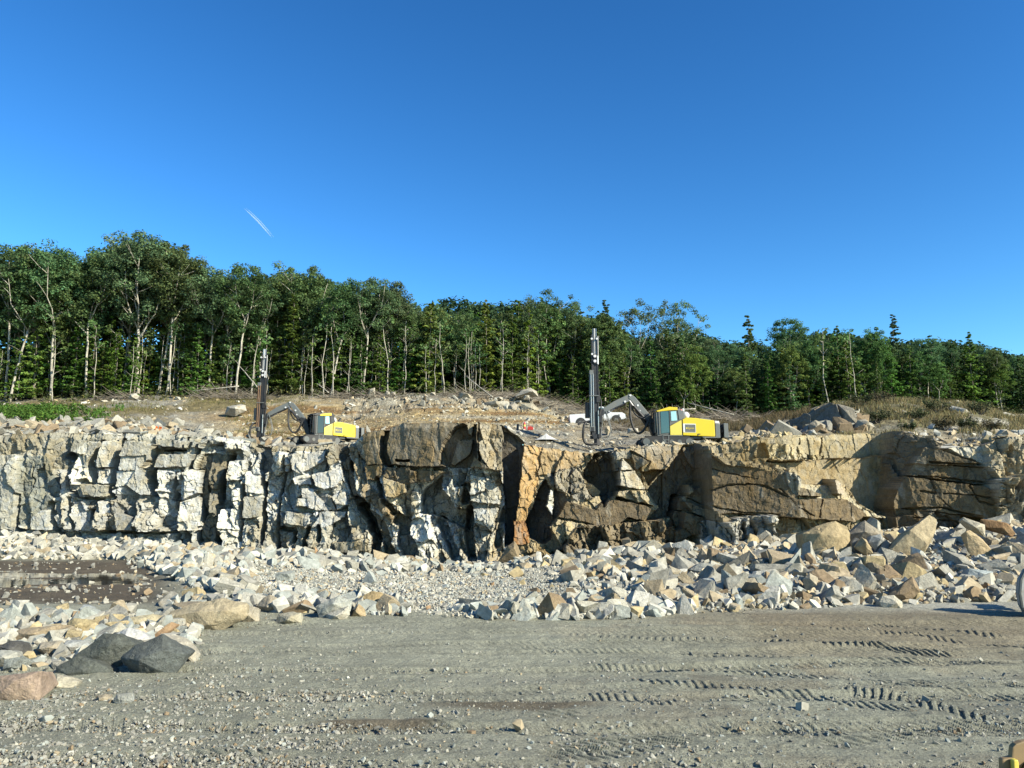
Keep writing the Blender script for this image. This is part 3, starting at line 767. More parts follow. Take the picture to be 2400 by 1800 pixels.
def floor_z(x, y, fine):
    z = Hpile(x, y) + .05 * fbm(x * .25, y * .5, 611, 3) + .035 * fbm(x * 1.3, y * 1.3, 612, 4) + .022 * fbm(x * .35 + .1 * y, y * 3.2, 620, 4)
    px = 1200 + F * x * GD / np.maximum(y, 1)
    # shallow wheel ruts that sweep across the yard on the right
    rut = np.sin((y + .10 * x + 1.2 * fbm(x * .07, y * .2, 613, 2)) * 2.6)
    z = z + .05 * rut * sstep(1300, 1900, px) * sstep(16, 20, y) * (1 - sstep(25, 28, y)) + .02 * rut * (1 - sstep(25, 28, y))
    if fine:
        z = z + .016 * fbm(x * 5, y * 5, 614, 3) + .012 * (cells(x * 9, y * 9, 615)[0] - .5) * sstep(-.2, .3, fbm(x * .3, y * .3, 616))
        for a_, b_, c_ in ((15.2, .02, 0), (17.6, .05, 1), (19.8, .03, 2), (22.2, .06, 3), (13.2, -.04, 4), (24.0, .02, 5)):
            yc = a_ + b_ * x + .9 * vnoise(x * .06, x * 0 + c_, 630 + c_)
            for o_ in (-.95, .95):
                dd = np.abs(y - yc - o_)
                gr = 1 - sstep(.16, .34, dd + .06 * vnoise(x * 1.5, y * 1.5, 640))
                z = z - .026 * gr * (.75 + .5 * (np.abs(((x + .5 * (y - yc)) / .19) % 1 - .5) > .22)) + .02 * np.exp(-((dd - .42) / .10) ** 2)
        for pts, wid, pitch, dep, ang in TRK:
            xs = [p[0] for p in pts]; ys = [p[1] for p in pts]
            m = (x > min(xs) - wid) & (x < max(xs) + wid) & (y > min(ys) - wid) & (y < max(ys) + wid)
            if not m.any(): continue
            xm, ym = x[m], y[m]
            d = segdist(xm, ym, pts)
            ux, uy = xs[-1] - xs[0], ys[-1] - ys[0]; L = math.hypot(ux, uy); ux /= L; uy /= L
            s = (xm - xs[0]) * ux + (ym - ys[0]) * uy; t = -(xm - xs[0]) * uy + (ym - ys[0]) * ux
            s = s + ang * t + .07 * fbm(xm * 2, ym * 2, 617, 3)
            bar = np.abs(((s / pitch) % 1) - .5) * 2
            fade = (1 - sstep(wid * .30, wid * .55, d + .2 * fbm(xm * 2, ym * 2, 618))) * sstep(-.42, -.02, fbm(xm * .5, ym * .5, 619))
            z[m] = z[m] - .72 * dep * fade * (sstep(.35, .65, bar) - .35)
    return z
def floor_cols(X, Y):
    px = 1200 + F * X * GD / np.maximum(Y, 1)
    c = np.empty(X.shape + (3,)); c[:] = (.345, .345, .262)
    def mix(rgb, k):
        nonlocal c
        c = c + (np.array(rgb) - c) * np.clip(k, 0, 1)[..., None]
    n1 = fbm(X * .15, Y * .3, 621, 5); n2 = fbm(X * .7, Y * .7, 622, 4)
    brownz = sstep(1350, 1900, px + 300 * n1) * sstep(17.5, 22.5, Y + 2 * n2)
    mix((.285, .245, .165), brownz * .85)
    mix((.21, .17, .115), sstep(.1, .4, n2 + n1) * .4 * sstep(1100, 1500, px))
    mix((.37, .365, .285), sstep(.05, .35, n1) * (1 - brownz) * .5)
    mix((.50, .495, .415), sstep(26.5, 29, Y) * sstep(480, 900, px) * .9)
    low = sstep(28.5, 32, Y) * (1 - sstep(47, 50, Y + 2 * n1)) * (1 - sstep(330, 470, px))
    mix((.115, .092, .066), low * .95)
    for gx_, gy_, r in ((1230, 1655, 1.0), (870, 1693, .6)):
        p = gpt(gx_, gy_); d = np.hypot((X - p[0]) * .45, (Y - p[1]) * 1.6)
        mix((.17, .135, .09), (1 - sstep(.3, .9, d / r + .5 * n2)) * .8)
    return K * c * (1 + .2 * n2[..., None])
def floor_sheet(name, px0, px1, nc, ys):
    pxs = np.linspace(px0, px1, nc)
    Yy = np.repeat(ys[:, None], nc, 1); Xx = (pxs[None, :] - 1200) / F * Yy / GD
    Zz = floor_z(Xx, Yy, True)
    return Xx, Yy, Zz
ys1 = np.concatenate([np.linspace(5, 10.5, 30), 10.5 + np.cumsum(np.full(700, (29 - 10.5) / 700))])
Xa, Ya, Za = floor_sheet("ground", -420, 2820, 1500, ys1)
g = obj("ground", np_mesh("ground", np.stack([Xa, Ya, Za], -1).reshape(-1, 3), grid_faces(len(ys1), 1500), M['ground'], floor_cols(Xa, Ya).reshape(-1, 3)))
tag(g, kind="structure")
ys2 = np.linspace(29, 62, 300)
Xb, Yb2, Zb = floor_sheet("quarry_floor", -420, 2820, 1100, ys2)
g2_ = obj("quarry_ground", np_mesh("quarry_ground", np.stack([Xb, Yb2, Zb], -1).reshape(-1, 3), grid_faces(300, 1100), M['ground'], floor_cols(Xb, Yb2).reshape(-1, 3)))
tag(g2_, kind="structure")
big = MB().add([(-900, -400, -.9), (900, -400, -.9), (900, 700, -.9), (-900, 700, -.9)], [(0, 1, 2, 3)])
gm = big.mesh("surrounding_ground", mottled("outer_gravel", (.26, .24, .19), ((.3, .8, 1.2), (4, .7, 1.3)), ((6, .05),)))
tag(obj("surrounding_ground", gm), kind="structure")
wz = -.215
wp = MB().add([(*at(-500, 1345, 44)[:2], wz), (*at(470, 1345, 44)[:2], wz), (*at(440, 1400, 31)[:2], wz), (*at(-300, 1400, 31)[:2], wz)], [(0, 3, 2, 1)])
pud = wp.build("puddle_water", M['water'])
tag(pud, kind="structure")
# ------------------------------------------------------------------ loose rock
rng = np.random.default_rng(7)
prng = random.Random(11)
def hull_mesh(pts):
    bm = bmesh.new()
    for p in pts: bm.verts.new(p)
    bmesh.ops.convex_hull(bm, input=bm.verts)
    for v in [v for v in bm.verts if not v.link_faces]: bm.verts.remove(v)
    bmesh.ops.recalc_face_normals(bm, faces=bm.faces)
    bmesh.ops.triangulate(bm, faces=bm.faces)
    bm.verts.index_update()
    V = np.array([v.co[:] for v in bm.verts]); T = np.array([[v.index for v in f.verts] for f in bm.faces])
    bm.free()
    return V, T
def rock_shape(seed, n=6, ar=(1, .85, .65)):
    """a box broken along n random planes: flat faces, sharp edges"""
    r = random.Random(seed)
    bm = bmesh.new()
    bmesh.ops.create_cube(bm, size=1.0)
    for v in bm.verts: v.co += Vector((r.uniform(-.2, .2), r.uniform(-.2, .2), r.uniform(-.2, .2)))
    for i in range(n + 5):
        d = Vector((r.gauss(0, 1), r.gauss(0, 1), r.gauss(0, 1))).normalized()
        far = max(v.co.dot(d) for v in bm.verts)
        cut_ = d * (r.uniform(.18, .46) if i < n else far - r.uniform(.03, .12))
        g = bmesh.ops.bisect_plane(bm, geom=bm.verts[:] + bm.edges[:] + bm.faces[:], plane_co=cut_, plane_no=d, clear_outer=True)
        ed = [e for e in g["geom_cut"] if isinstance(e, bmesh.types.BMEdge)]
        if ed: bmesh.ops.contextual_create(bm, geom=ed)
    pts = [(v.co.x * ar[0], v.co.y * ar[1], v.co.z * ar[2]) for v in bm.verts]
    bm.free()
    return hull_mesh(pts)
SHAPES = []
for i in range(30):
    r = random.Random(900 + i)
    kind = i % 3
    ar = ((1.05, .95, .8), (1.2, .9, .45), (1.35, .62, .7))[kind]
    SHAPES.append((kind, *rock_shape(100 + i, r.choice((2, 3, 4, 4)), ar)))
def rand_rot(n, g=rng, tilt=1.0):
    q = g.normal(size=(n, 4)); q[:, 1:3] *= tilt
    q /= np.linalg.norm(q, axis=1, keepdims=True)
    a, b, c, d = q.T
    return np.stack([np.stack([1 - 2 * (c * c + d * d), 2 * (b * c - a * d), 2 * (b * d + a * c)], -1),
                     np.stack([2 * (b * c + a * d), 1 - 2 * (b * b + d * d), 2 * (c * d - a * b)], -1),
                     np.stack([2 * (b * d - a * c), 2 * (c * d + a * b), 1 - 2 * (b * b + c * c)], -1)], 1)
def scatter_mesh(name, pos, size, cols, mat, shapes=SHAPES, sink=.25, tilt=1.0):
    """one mesh of many rocks"""
    n = len(pos); Rm = rand_rot(n, rng, tilt); sid = rng.integers(0, len(shapes), n)
    Vs, Ts, Cs = [], [], []; b = 0
    for k, (kd, V, T) in enumerate(shapes):
        idx = np.nonzero(sid == k)[0]
        if not len(idx): continue
        P = np.einsum('nij,vj->nvi', Rm[idx], V) * size[idx][:, None, None]
        P = P + pos[idx][:, None, :]
        P[..., 2] += (size[idx] * (.5 - sink) * .55)[:, None]
        Vs.append(P.reshape(-1, 3))
        Ts.append((T[None] + (b + np.arange(len(idx)) * len(V))[:, None, None]).reshape(-1, 3))
        Cs.append(np.repeat(cols[idx], len(V), 0))
        b += len(idx) * len(V)
    return np_mesh(name, np.concatenate(Vs), np.concatenate(Ts), mat, np.concatenate(Cs))
RC = {'pale grey': (.51, .485, .395), 'white': (.64, .615, .52), 'blue grey': (.42, .44, .39), 'grey': (.36, .345, .29), 'tan': (.50, .41, .27), 'brown': (.33, .245, .15), 'yellow tan': (.56, .45, .25), 'rusty': (.38, .25, .14)}
RCN = list(RC)
def pick_cols(n, wts):
    p = np.array([wts.get(k, 0) for k in RCN], float); p /= p.sum()
    ids = rng.choice(len(RCN), n, p=p)
    c = 1.06 * K * np.array([RC[k] for k in RCN])[ids] * rng.uniform(.78, 1.12, (n, 1))
    return ids, c
# --- traced boulders -------------------------------------------------------
LAND = []      # (px, py, phrase) landmarks for the labels
N_ROCK = 0
def boulder(out, label, rgb, Y=None, thick=.8, bulge=.35, name="boulder", mat='rock', ridge=None, cat="boulder", seed=None, sink=.08, land=None, group=None, cut=.10, slant=0.0, rough=1.0):
    """solid rock from its traced front outline: own distance, real size, closed at the back"""
    global N_ROCK
    N_ROCK += 1
    r = random.Random(seed or (N_ROCK * 31))
    pyb = max(p[1] for p in out); pxb = sum(p[0] for p in out) / len(out)
    if Y is None: Y = gpt(pxb, pyb - 2)[1]
    W = [Vector(at(px, py, Y - slant * (px - pxb))) for px, py in out]
    c = sum(W, Vector()) / len(W)
    sz = max(max(p.x for p in W) - min(p.x for p in W), max(p.z for p in W) - min(p.z for p in W))
    pts = []
    top = max(p.z for p in W); bot = min(p.z for p in W)
    for p in W:
        lean = (p.z - bot) / max(top - bot, .1)
        f = Vector((p.x, p.y + (lean * .35 + r.uniform(-.05, .12)) * sz * cut * 3, p.z))
        if p.z < bot + .25 * (top - bot): f.z -= sink * sz
        pts.append(f)
        k = r.uniform(.62, .86)
        bk = c + (p - c) * k
        pts.append(Vector((bk.x + r.uniform(-.06, .06) * sz, p.y + thick * sz * r.uniform(.75, 1.0), bk.z - .06 * sz * lean)))
    if ridge is None:
        ridge = [(r.uniform(-.3, .3), r.uniform(-.15, .35)) for _ in range(3)]
        rr = [Vector((c.x + a * sz * .7, Y - bulge * sz * r.uniform(.6, 1.0), c.z + b * (top - bot) * .8)) for a, b in ridge]
    else:
        rr = [Vector(at(px, py, Y - b * sz)) for px, py, b in ridge]
    pts += rr
    base = Vector((c.x, c.y + .3 * sz, bot))
    V, T = hull_mesh([p - base for p in pts])
    # subdivide + break the planes a little so that faces are not mirror flat
    me = np_mesh(name, V, T, M[mat])
    bm = bmesh.new(); bm.from_mesh(me)
    bmesh.ops.dissolve_limit(bm, angle_limit=R(6), verts=bm.verts, edges=bm.edges)
    bmesh.ops.bevel(bm, geom=[e for e in bm.edges if e.is_manifold], offset=.007 * sz, segments=1, affect='EDGES', clamp_overlap=True)
    bmesh.ops.triangulate(bm, faces=bm.faces)
    for _ in range(3):
        bmesh.ops.subdivide_edges(bm, edges=[e for e in bm.edges if e.calc_length() > .06 * sz], cuts=1, use_grid_fill=True)
        bmesh.ops.triangulate(bm, faces=[f for f in bm.faces if len(f.verts) > 4])
    co = np.array([v.co[:] for v in bm.verts]); s_ = N_ROCK * 3.7
    q = co / sz
    d1 = fbm(q[:, 0] * 4 + q[:, 1] * 3 + s_, q[:, 2] * 4 - q[:, 1] * 2, 31, 4); d2 = cells(q[:, 0] * 5 + q[:, 1] * 2 + s_, q[:, 2] * 5 + q[:, 1] * 3, 33)
    d = rough * (.022 * d1 + .018 * (d2[0] - .5)) * sz
    bm.normal_update()
    for v, h in zip(bm.verts, d): v.co += v.normal * h
    bm.to_mesh(me); bm.free()
    o = obj(name, me)
    o.location = base
    o.color = (*[x * K for x in rgb], 1)
    tag(o, label, cat, group)
    if land: LAND.append((pxb, (pyb + min(p[1] for p in out)) / 2, land))
    return o
def C1(pts, x0=0, y0=1350): return [(x0 + x * .27125, y0 + y * .27125) for x, y in pts]
DK = (.125, .135, .112)
boulder(C1([(640, 700), (870, 505), (1000, 510), (1150, 600), (1060, 740), (930, 830), (700, 800)]), "dark green grey boulder with a rounded top, left of the pointed dark boulder", DK, mat='darkrock', rough=1.4, Y=18.6, thick=.7, bulge=.12, land="the rounded dark boulder")
boulder(C1([(440, 870), (480, 790), (660, 690), (820, 745), (930, 810), (965, 850), (930, 895), (750, 925), (600, 890)]), "low dark slab of rock with pale streaks lying in front of the rounded dark boulder", DK, mat='darkrock', rough=1.4, Y=17.9, thick=.5, bulge=.12, cut=.05)
boulder(C1([(1020, 720), (1150, 610), (1380, 515), (1430, 620), (1590, 690), (1500, 830), (1330, 870), (1190, 885)]), "dark grey angular boulder with a pointed right end beside the rounded dark boulder", (.13, .142, .128), mat='darkrock', rough=1.4, Y=18.0, thick=.6, bulge=.2, ridge=[(1.2 * 1030 * .27125 - 10, 1350 + 730 * .27125, .05), (1200 * .27125, 1350 + 730 * .27125, .22), (1400 * .27125, 1350 + 640 * .27125, .12), (1330 * .27125, 1350 + 800 * .27125, .18)], land="the pointed dark boulder")
boulder(C1([(960, 520), (1090, 450), (1200, 480), (1300, 545), (1180, 620), (1000, 600)]), "white crystalline rock wedged behind the two dark boulders", (.68, .67, .62), Y=19.6, thick=.6)
boulder(C1([(1380, 505), (1500, 515), (1600, 570), (1690, 660), (1690, 740), (1590, 700), (1450, 640)]), "pale rounded rock resting behind the right shoulder of the pointed dark boulder", (.56, .51, .40), Y=19.4, thick=.6)
boulder(C1([(-120, 880), (0, 868), (330, 835), (335, 1040), (130, 1095), (-100, 1070)]), "pinkish brown block of rock cut off by the left edge of the picture", (.44, .33, .245), thick=.9, bulge=.1, land="the pinkish block at the left edge")
boulder(C1([(395, 1010), (430, 900), (480, 855), (560, 870), (655, 920), (640, 990), (440, 1065)]), "cream coloured rock in front of the low dark slab", (.58, .53, .40), Y=16.9, thick=.7, bulge=.3)
boulder(C1([(50, 560), (110, 470), (300, 445), (490, 425), (500, 520), (190, 575)]), "long tan block lying at the far left edge of the rock row", (.44, .35, .23), thick=.7, bulge=.15, land="the long tan block on the left")
boulder(C1([(560, 410), (620, 372), (720, 380), (840, 430), (740, 510), (600, 518)]), "yellowish rock with a rusty left edge in the rock row", (.56, .45, .24), thick=.8, bulge=.2, land="the yellowish rock with a rusty edge")
boulder(C1([(1050, 410), (1100, 358), (1310, 335), (1370, 380), (1372, 462), (1250, 475), (1090, 470)]), "pale yellow block left of the biggest slab of the rock row", (.60, .52, .33), thick=.8, bulge=.15)
boulder(C1([(1430, 380), (1450, 312), (1640, 250), (1900, 198), (2110, 240), (2130, 350), (1900, 432), (1440, 468)]), "biggest slab of the rock row, long and tan with a flat sloping top", (.50, .42, .275), thick=.55, bulge=.12, land="the biggest tan slab of the rock row", ridge=[(1450 * .27125, 1350 + 350 * .27125, .05), (1690 * .27125, 1350 + 310 * .27125, .10), (1950 * .27125, 1350 + 300 * .27125, .08), (1800 * .27125, 1350 + 420 * .27125, .10)])
boulder(C1([(2060, 330), (2110, 250), (2230, 280), (2240, 400), (2100, 400)]), "squarish grey block butted against the right end of the biggest tan slab", (.47, .42, .32), thick=.7)
boulder(C1([(-40, 610), (70, 568), (150, 590), (190, 690), (120, 700), (-20, 680)]), "small dark grey rock at the left edge above a pale block", (.12, .115, .10), mat='darkrock', thick=.8)
boulder(C1([(-60, 650), (60, 640), (130, 660), (160, 760), (0, 790), (-60, 780)]), "greenish white block under the small dark rock at the left edge", (.52, .51, .43), thick=.8)
boulder(C1([(970, 1080), (1000, 1020), (1130, 1010), (1155, 1080), (1050, 1130)]), "flat grey stone alone on the gravel in front of the dark boulders", (.40, .40, .35), thick=.5, bulge=.1, cat="rock", name="rock")
boulder(C1([(830, 1040), (900, 1020), (960, 1050), (930, 1100), (850, 1090)]), "small tan stone beside the flat grey stone on the gravel", (.47, .40, .28), thick=.6, cat="rock", name="rock")
boulder(C1([(300, 640), (340, 580), (520, 560), (520, 640), (420, 680)]), "tan and grey rock between the long tan block and the rounded dark boulder", (.50, .44, .33), thick=.7)
boulder(C1([(510, 640), (560, 560), (720, 560), (760, 610), (620, 680)]), "streaky bluish rock left of the rounded dark boulder", (.44, .45, .42), thick=.7)
boulder(C1([(890, 500), (940, 320), (1000, 370), (1050, 430), (1000, 490)]), "upright grey shard with a dark cleft in the rock row", (.33, .32, .27), thick=.5)
boulder(C1([(670, 300), (720, 245), (780, 260), (830, 320), (700, 340)]), "rounded bluish grey rock on top of the left rock row", (.42, .45, .44), thick=.8, cat="rock", name="rock")
boulder(C1([(450, 310), (500, 250), (575, 235), (570, 300), (480, 340)]), "yellow tan flake standing behind the left rock row", (.56, .46, .27), thick=.5, cat="rock", name="rock")
D2 = lambda p: C1(p, 600, 1350)
boulder(D2([(895, 180), (990, 138), (1065, 140), (1165, 232), (1080, 270), (1000, 292), (950, 295)]), "brown block perched on top at the right end of the rock row", (.46, .345, .18), thick=.8, bulge=.15, land="the perched brown block")
boulder(D2([(810, 350), (850, 290), (885, 240), (940, 290), (950, 340), (930, 360)]), "tan wedge of rock leaning under the perched brown block", (.50, .38, .22), thick=.6)
boulder(D2([(505, 270), (560, 235), (700, 180), (830, 220), (815, 310), (700, 330), (560, 370)]), "greenish grey slab with a pale stripe left of the perched brown block", (.46, .465, .40), thick=.6, bulge=.15)
boulder(D2([(160, 400), (180, 330), (300, 312), (385, 320), (395, 390), (280, 410)]), "grey block with a yellow corner at the foot of the rock row", (.50, .46, .34), thick=.7)
boulder(D2([(-10, 260), (60, 190), (110, 160), (250, 240), (200, 300), (90, 320)]), "ribbed tan boulder right of the squarish grey block", (.45, .39, .28), thick=.7)
boulder(D2([(250, 200), (320, 160), (370, 220), (360, 320), (270, 310)]), "pale upright block in the middle of the rock row", (.50, .48, .41), thick=.7)
boulder(D2([(520, 130), (600, 110), (640, 150), (635, 200), (530, 190)]), "small yellow brown block on the back of the rock row", (.52, .42, .25), thick=.8, cat="rock", name="rock")
boulder(D2([(1120, 200), (1150, 150), (1170, 140), (1250, 210), (1210, 240)]), "white wedge of rock behind the perched brown block", (.62, .61, .56), thick=.6, cat="rock", name="rock")
boulder(D2([(600, 330), (800, 260), (810, 340), (760, 380), (610, 380)]), "pale flat rock under the greenish grey slab", (.56, .53, .43), thick=.6)
D4 = lambda p: [(1800 + x * .27125, 950 + y * .27125) for x, y in p]
boulder(D4([(310, 1110), (400, 1060), (600, 995), (710, 1055), (725, 1110), (690, 1290), (500, 1310), (305, 1280)]), "big tan block with a flat brown top below the brown wall", (.50, .395, .225), Y=39.5, thick=.7, bulge=.15, land="the big tan block", ridge=[(1800 + 450 * .27125, 950 + 1110 * .27125, .14), (1800 + 600 * .27125, 950 + 1140 * .27125, .18), (1800 + 530 * .27125, 950 + 1250 * .27125, .18)])
boulder(D4([(1030, 1250), (1160, 1120), (1420, 943), (1478, 990), (1475, 1070), (1360, 1250), (1140, 1335)]), "huge pale tan slab leaning upwards to the right in the rubble", (.56, .46, .29), Y=38.0, thick=.4, bulge=.1, land="the huge leaning slab", ridge=[(1800 + 1230 * .27125, 950 + 1080 * .27125, .08), (1800 + 1370 * .27125, 950 + 1200 * .27125, .12)])
boulder(D4([(690, 1120), (850, 995), (1000, 1100), (1010, 1190), (880, 1190), (710, 1220)]), "grey brown boulder between the big tan block and the huge leaning slab", (.40, .35, .26), Y=41, thick=.7)
boulder(D4([(1725, 1090), (1760, 1080), (1870, 1160), (1965, 1270), (1950, 1320), (1800, 1330), (1735, 1260)]), "orange tan slab standing in the rubble right of the huge leaning slab", (.60, .46, .27), Y=37.0, thick=.5, bulge=.1, land="the orange tan slab")
boulder(D4([(1690, 990), (1700, 965), (1880, 1030), (1880, 1130), (1760, 1080)]), "pale flat rock capping the orange tan slab", (.60, .54, .41), Y=38.2, thick=.7)
boulder(D4([(1860, 985), (1960, 990), (2100, 1030), (2150, 1090), (2110, 1115), (1900, 1060)]), "rusty brown slab jutting out of the slope above the orange tan slab", (.33, .20, .10), Y=39.2, thick=.6, bulge=.1)
boulder(D4([(1715, 1500), (1760, 1410), (1960, 1440), (1955, 1530), (1740, 1530)]), "bluish grey cube of rock in the rubble left of the steel bucket", (.46, .51, .49), thick=.8, bulge=.2, land="the bluish cube")
boulder(D4([(870, 1190), (900, 1130), (980, 1110), (1010, 1180), (930, 1250)]), "bluish grey cube of rock leaning on the foot of the huge leaning slab", (.42, .43, .40), Y=38.8, thick=.8, cat="rock", name="rock")
boulder(D4([(750, 1230), (820, 1140), (860, 1160), (920, 1280), (850, 1290)]), "pointed yellow tan rock with a shaded left side in front of the grey brown boulder", (.55, .44, .26), Y=38.6, thick=.7, cat="rock", name="rock")
boulder(D4([(560, 1560), (660, 1480), (770, 1490), (785, 1590), (700, 1640)]), "pale boulder with a shaded left side near the front of the right rubble", (.56, .51, .39), thick=.9, bulge=.3)
boulder(D4([(310, 1500), (370, 1450), (440, 1490), (420, 1600), (330, 1620)]), "upright tan grey block near the front of the right rubble", (.52, .45, .32), thick=.8)
boulder(D4([(970, 1700), (1000, 1650), (1100, 1640), (1170, 1700), (1160, 1760), (1000, 1760)]), "large whitish boulder at the front edge of the right rubble by the dirt", (.57, .53, .42), thick=.8, bulge=.25)
D3 = lambda p: [(1200 + x * .27125, 950 + y * .27125) for x, y in p]
boulder(D3([(1540, 1420), (1640, 1360), (1760, 1380), (1770, 1440), (1640, 1490)]), "grey green wedge with a pale top in the middle of the rubble", (.42, .42, .36), thick=.8)
boulder(D3([(1290, 1450), (1360, 1380), (1470, 1430), (1430, 1480), (1300, 1500)]), "tan grey triangular rock in the middle of the rubble", (.47, .42, .31), thick=.8)
boulder(D3([(1080, 1490), (1170, 1380), (1240, 1380), (1270, 1490), (1180, 1500)]), "pyramid shaped grey rock at the middle of the rubble", (.47, .43, .34), thick=.8, land="the pyramid shaped rock")
boulder(D3([(1970, 1570), (1980, 1500), (2100, 1490), (2140, 1570), (2060, 1620), (1980, 1610)]), "squarish grey brown boulder at the front of the rubble below the big tan block", (.44, .39, .29), thick=.8)
boulder(D3([(1610, 1560), (1650, 1500), (1750, 1490), (1790, 1560), (1700, 1600)]), "bluish boulder with a streaky face at the front of the rubble", (.43, .455, .44), thick=.8)
boulder(D3([(860, 1400), (910, 1360), (1000, 1340), (1000, 1390), (900, 1450)]), "bluish block in the left middle of the rubble", (.45, .47, .44), thick=.8, cat="rock", name="rock")
boulder([(1166, 1312), (1190, 1280), (1206, 1268), (1216, 1282), (1220, 1316)], "brown triangular slab leaning on the foot of the orange wall", (.36, .28, .17), Y=47.5, thick=.4, land="the brown triangular slab")
# --- boulders of the upper bench
def tb(out, label, rgb, Y, **k):
    boulder(out, label, rgb, Y=Y, **k)
tb([(862, 930), (866, 912), (878, 908), (880, 929)], "squarish pale boulder at the forest edge above the tan bank", (.58, .53, .42), 95, thick=.9)
tb([(899, 926), (905, 916), (913, 918), (913, 928)], "small round white boulder beside the squarish pale one at the forest edge", (.62, .58, .48), 95, cat="boulder")
tb([(911, 928), (917, 918), (926, 918), (928, 928)], "grey rounded boulder third along the forest edge from the squarish one", (.5, .46, .38), 95)
tb([(1007, 926), (1010, 919), (1020, 919), (1021, 926)], "pale boulder at the forest edge left of a broken tan slab", (.58, .52, .41), 95)
tb([(1072, 934), (1076, 918), (1090, 920), (1108, 930), (1106, 936)], "broken tan slab at the forest edge in front of grey brush", (.58, .51, .37), 94, land="the broken tan slab at the forest edge")
tb([(1160, 934), (1165, 930), (1178, 931), (1178, 936)], "flat white rock at the forest edge under fallen branches", (.6, .56, .46), 93)
tb([(1208, 925), (1222, 913), (1244, 908), (1258, 916), (1262, 926), (1230, 926)], "large pale boulder crowning the rock ledges above the truck", (.56, .51, .41), 93, land="the large pale boulder on the ledges")
tb([(1226, 935), (1230, 926), (1240, 926), (1242, 934)], "small rounded rock under the large pale boulder", (.56, .51, .41), 91)
tb([(1012, 964), (1015, 956), (1070, 952), (1072, 966), (1050, 970)], "long cream ledge block in the tan bank", (.58, .51, .36), 88, thick=.5)
tb([(1076, 956), (1082, 946), (1102, 946), (1104, 958)], "grey rectangular ledge block in the middle of the bank", (.42, .39, .32), 89, thick=.6)
tb([(1104, 955), (1110, 945), (1160, 940), (1192, 938), (1195, 952), (1180, 960)], "long grey ledge of rock along the top of the bank", (.45, .42, .34), 89, thick=.4)
tb([(1184, 965), (1186, 950), (1206, 944), (1218, 952), (1216, 964), (1196, 968)], "grey tan boulder in the bank right of the long grey ledge", (.47, .42, .33), 87.5, thick=.6)
tb([(1220, 962), (1222, 946), (1246, 944), (1262, 956), (1266, 970), (1240, 968)], "smooth tan grey boulder above the red jug", (.50, .45, .33), 87, thick=.6, land="the smooth boulder above the red jug")
tb([(1236, 985), (1238, 975), (1246, 976), (1249, 986)], "small pale rock in the bank beside the red jug", (.58, .52, .38), 80, cat="boulder")
tb([(1308, 992), (1313, 983), (1320, 982), (1323, 991)], "round pale boulder left of the white pickup", (.58, .52, .42), 81)
tb([(1322, 982), (1325, 974), (1333, 974), (1335, 982)], "round pale boulder behind the tail of the white pickup", (.58, .52, .42), 83)
tb([(1470, 1014), (1472, 1003), (1496, 1003), (1497, 1012)], "pale flat rock under the hose of the right drill rig", (.58, .53, .43), 66)
tb([(1417, 1012), (1421, 998), (1428, 998), (1431, 1010), (1424, 1018)], "tan upright rock behind the mast foot of the right rig", (.56, .47, .32), 68)
tb([(525, 968), (530, 952), (560, 946), (574, 948), (576, 962), (552, 972)], "pale smooth slab left of the left drill mast", (.56, .52, .43), 84, thick=.5, land="the pale smooth slab by the left mast")
tb([(300, 933), (305, 923), (316, 921), (326, 928), (320, 934)], "big white boulder at the forest edge on the left", (.62, .58, .47), 94, land="the white boulder at the left forest edge")
tb([(233, 944), (237, 938), (248, 937), (254, 943)], "flat white boulder left of the big white one", (.62, .58, .47), 93)
tb([(408, 936), (412, 929), (420, 930), (422, 937)], "white rock at the forest edge between the tall pale trunks", (.62, .58, .47), 93)
tb([(1172, 1008), (1184, 996), (1196, 1000), (1206, 1008), (1198, 1012)], "smooth white rock on the rim above the orange wall", (.62, .58, .49), 52.5, thick=.7)
tb([(1210, 1012), (1216, 1008), (1226, 1016), (1222, 1020)], "white rock chip on the rim above the orange wall", (.64, .62, .55), 52, cat="rock", name="rock")
SHADE_GREY = (.23, .22, .19)  # grey darkened for the shade on the mound's left-facing flank
SL = dict(slant=.040, bulge=.03, rough=3.0)
tb([(1752, 1024), (1770, 1014), (1800, 1004), (1806, 1022)], "lowest shaded rock at the tip of the mound's left flank", SHADE_GREY, 54.5, thick=.9, **SL)
tb([(1796, 1020), (1812, 1006), (1850, 988), (1854, 1018)], "low shaded flank of rock at the left foot of the grassy mound", SHADE_GREY, 55.5, thick=.9, **SL)
tb([(1838, 1020), (1850, 986), (1888, 968), (1902, 974), (1898, 1018)], "middle block of the shaded rock flank of the grassy mound", SHADE_GREY, 56, thick=.9, **SL)
tb([(1884, 1018), (1894, 974), (1930, 954), (1950, 943), (1966, 944), (1978, 1000), (1976, 1018)], "highest shaded rock shoulder on the left side of the grassy mound", (.27, .255, .22), 56.5, thick=1.0, land="the dark rock shoulder", **SL)  # this grey is darkened for shade too
tb([(1966, 946), (1985, 950), (2004, 966), (2018, 1000), (1976, 1018), (1972, 985)], "grey rubble block right of the highest shaded rock shoulder", (.40, .36, .28), 55.4, thick=.9, slant=.02, bulge=.12)
tb([(1896, 1012), (1899, 994), (1912, 984), (1936, 996), (1932, 1010)], "tan block with a pale crumbling top in the shade of the mound", (.48, .42, .31), 53.5, thick=.7)
tb([(1896, 1019), (1899, 1008), (1908, 1006), (1916, 1018)], "small white rock on the rim below the tan block of the mound", (.64, .62, .53), 51.5)
tb([(2005, 1000), (2012, 984), (2030, 982), (2050, 1000), (2036, 1010)], "pale broken boulder on the front of the grassy mound", (.54, .48, .36), 54, thick=.8)
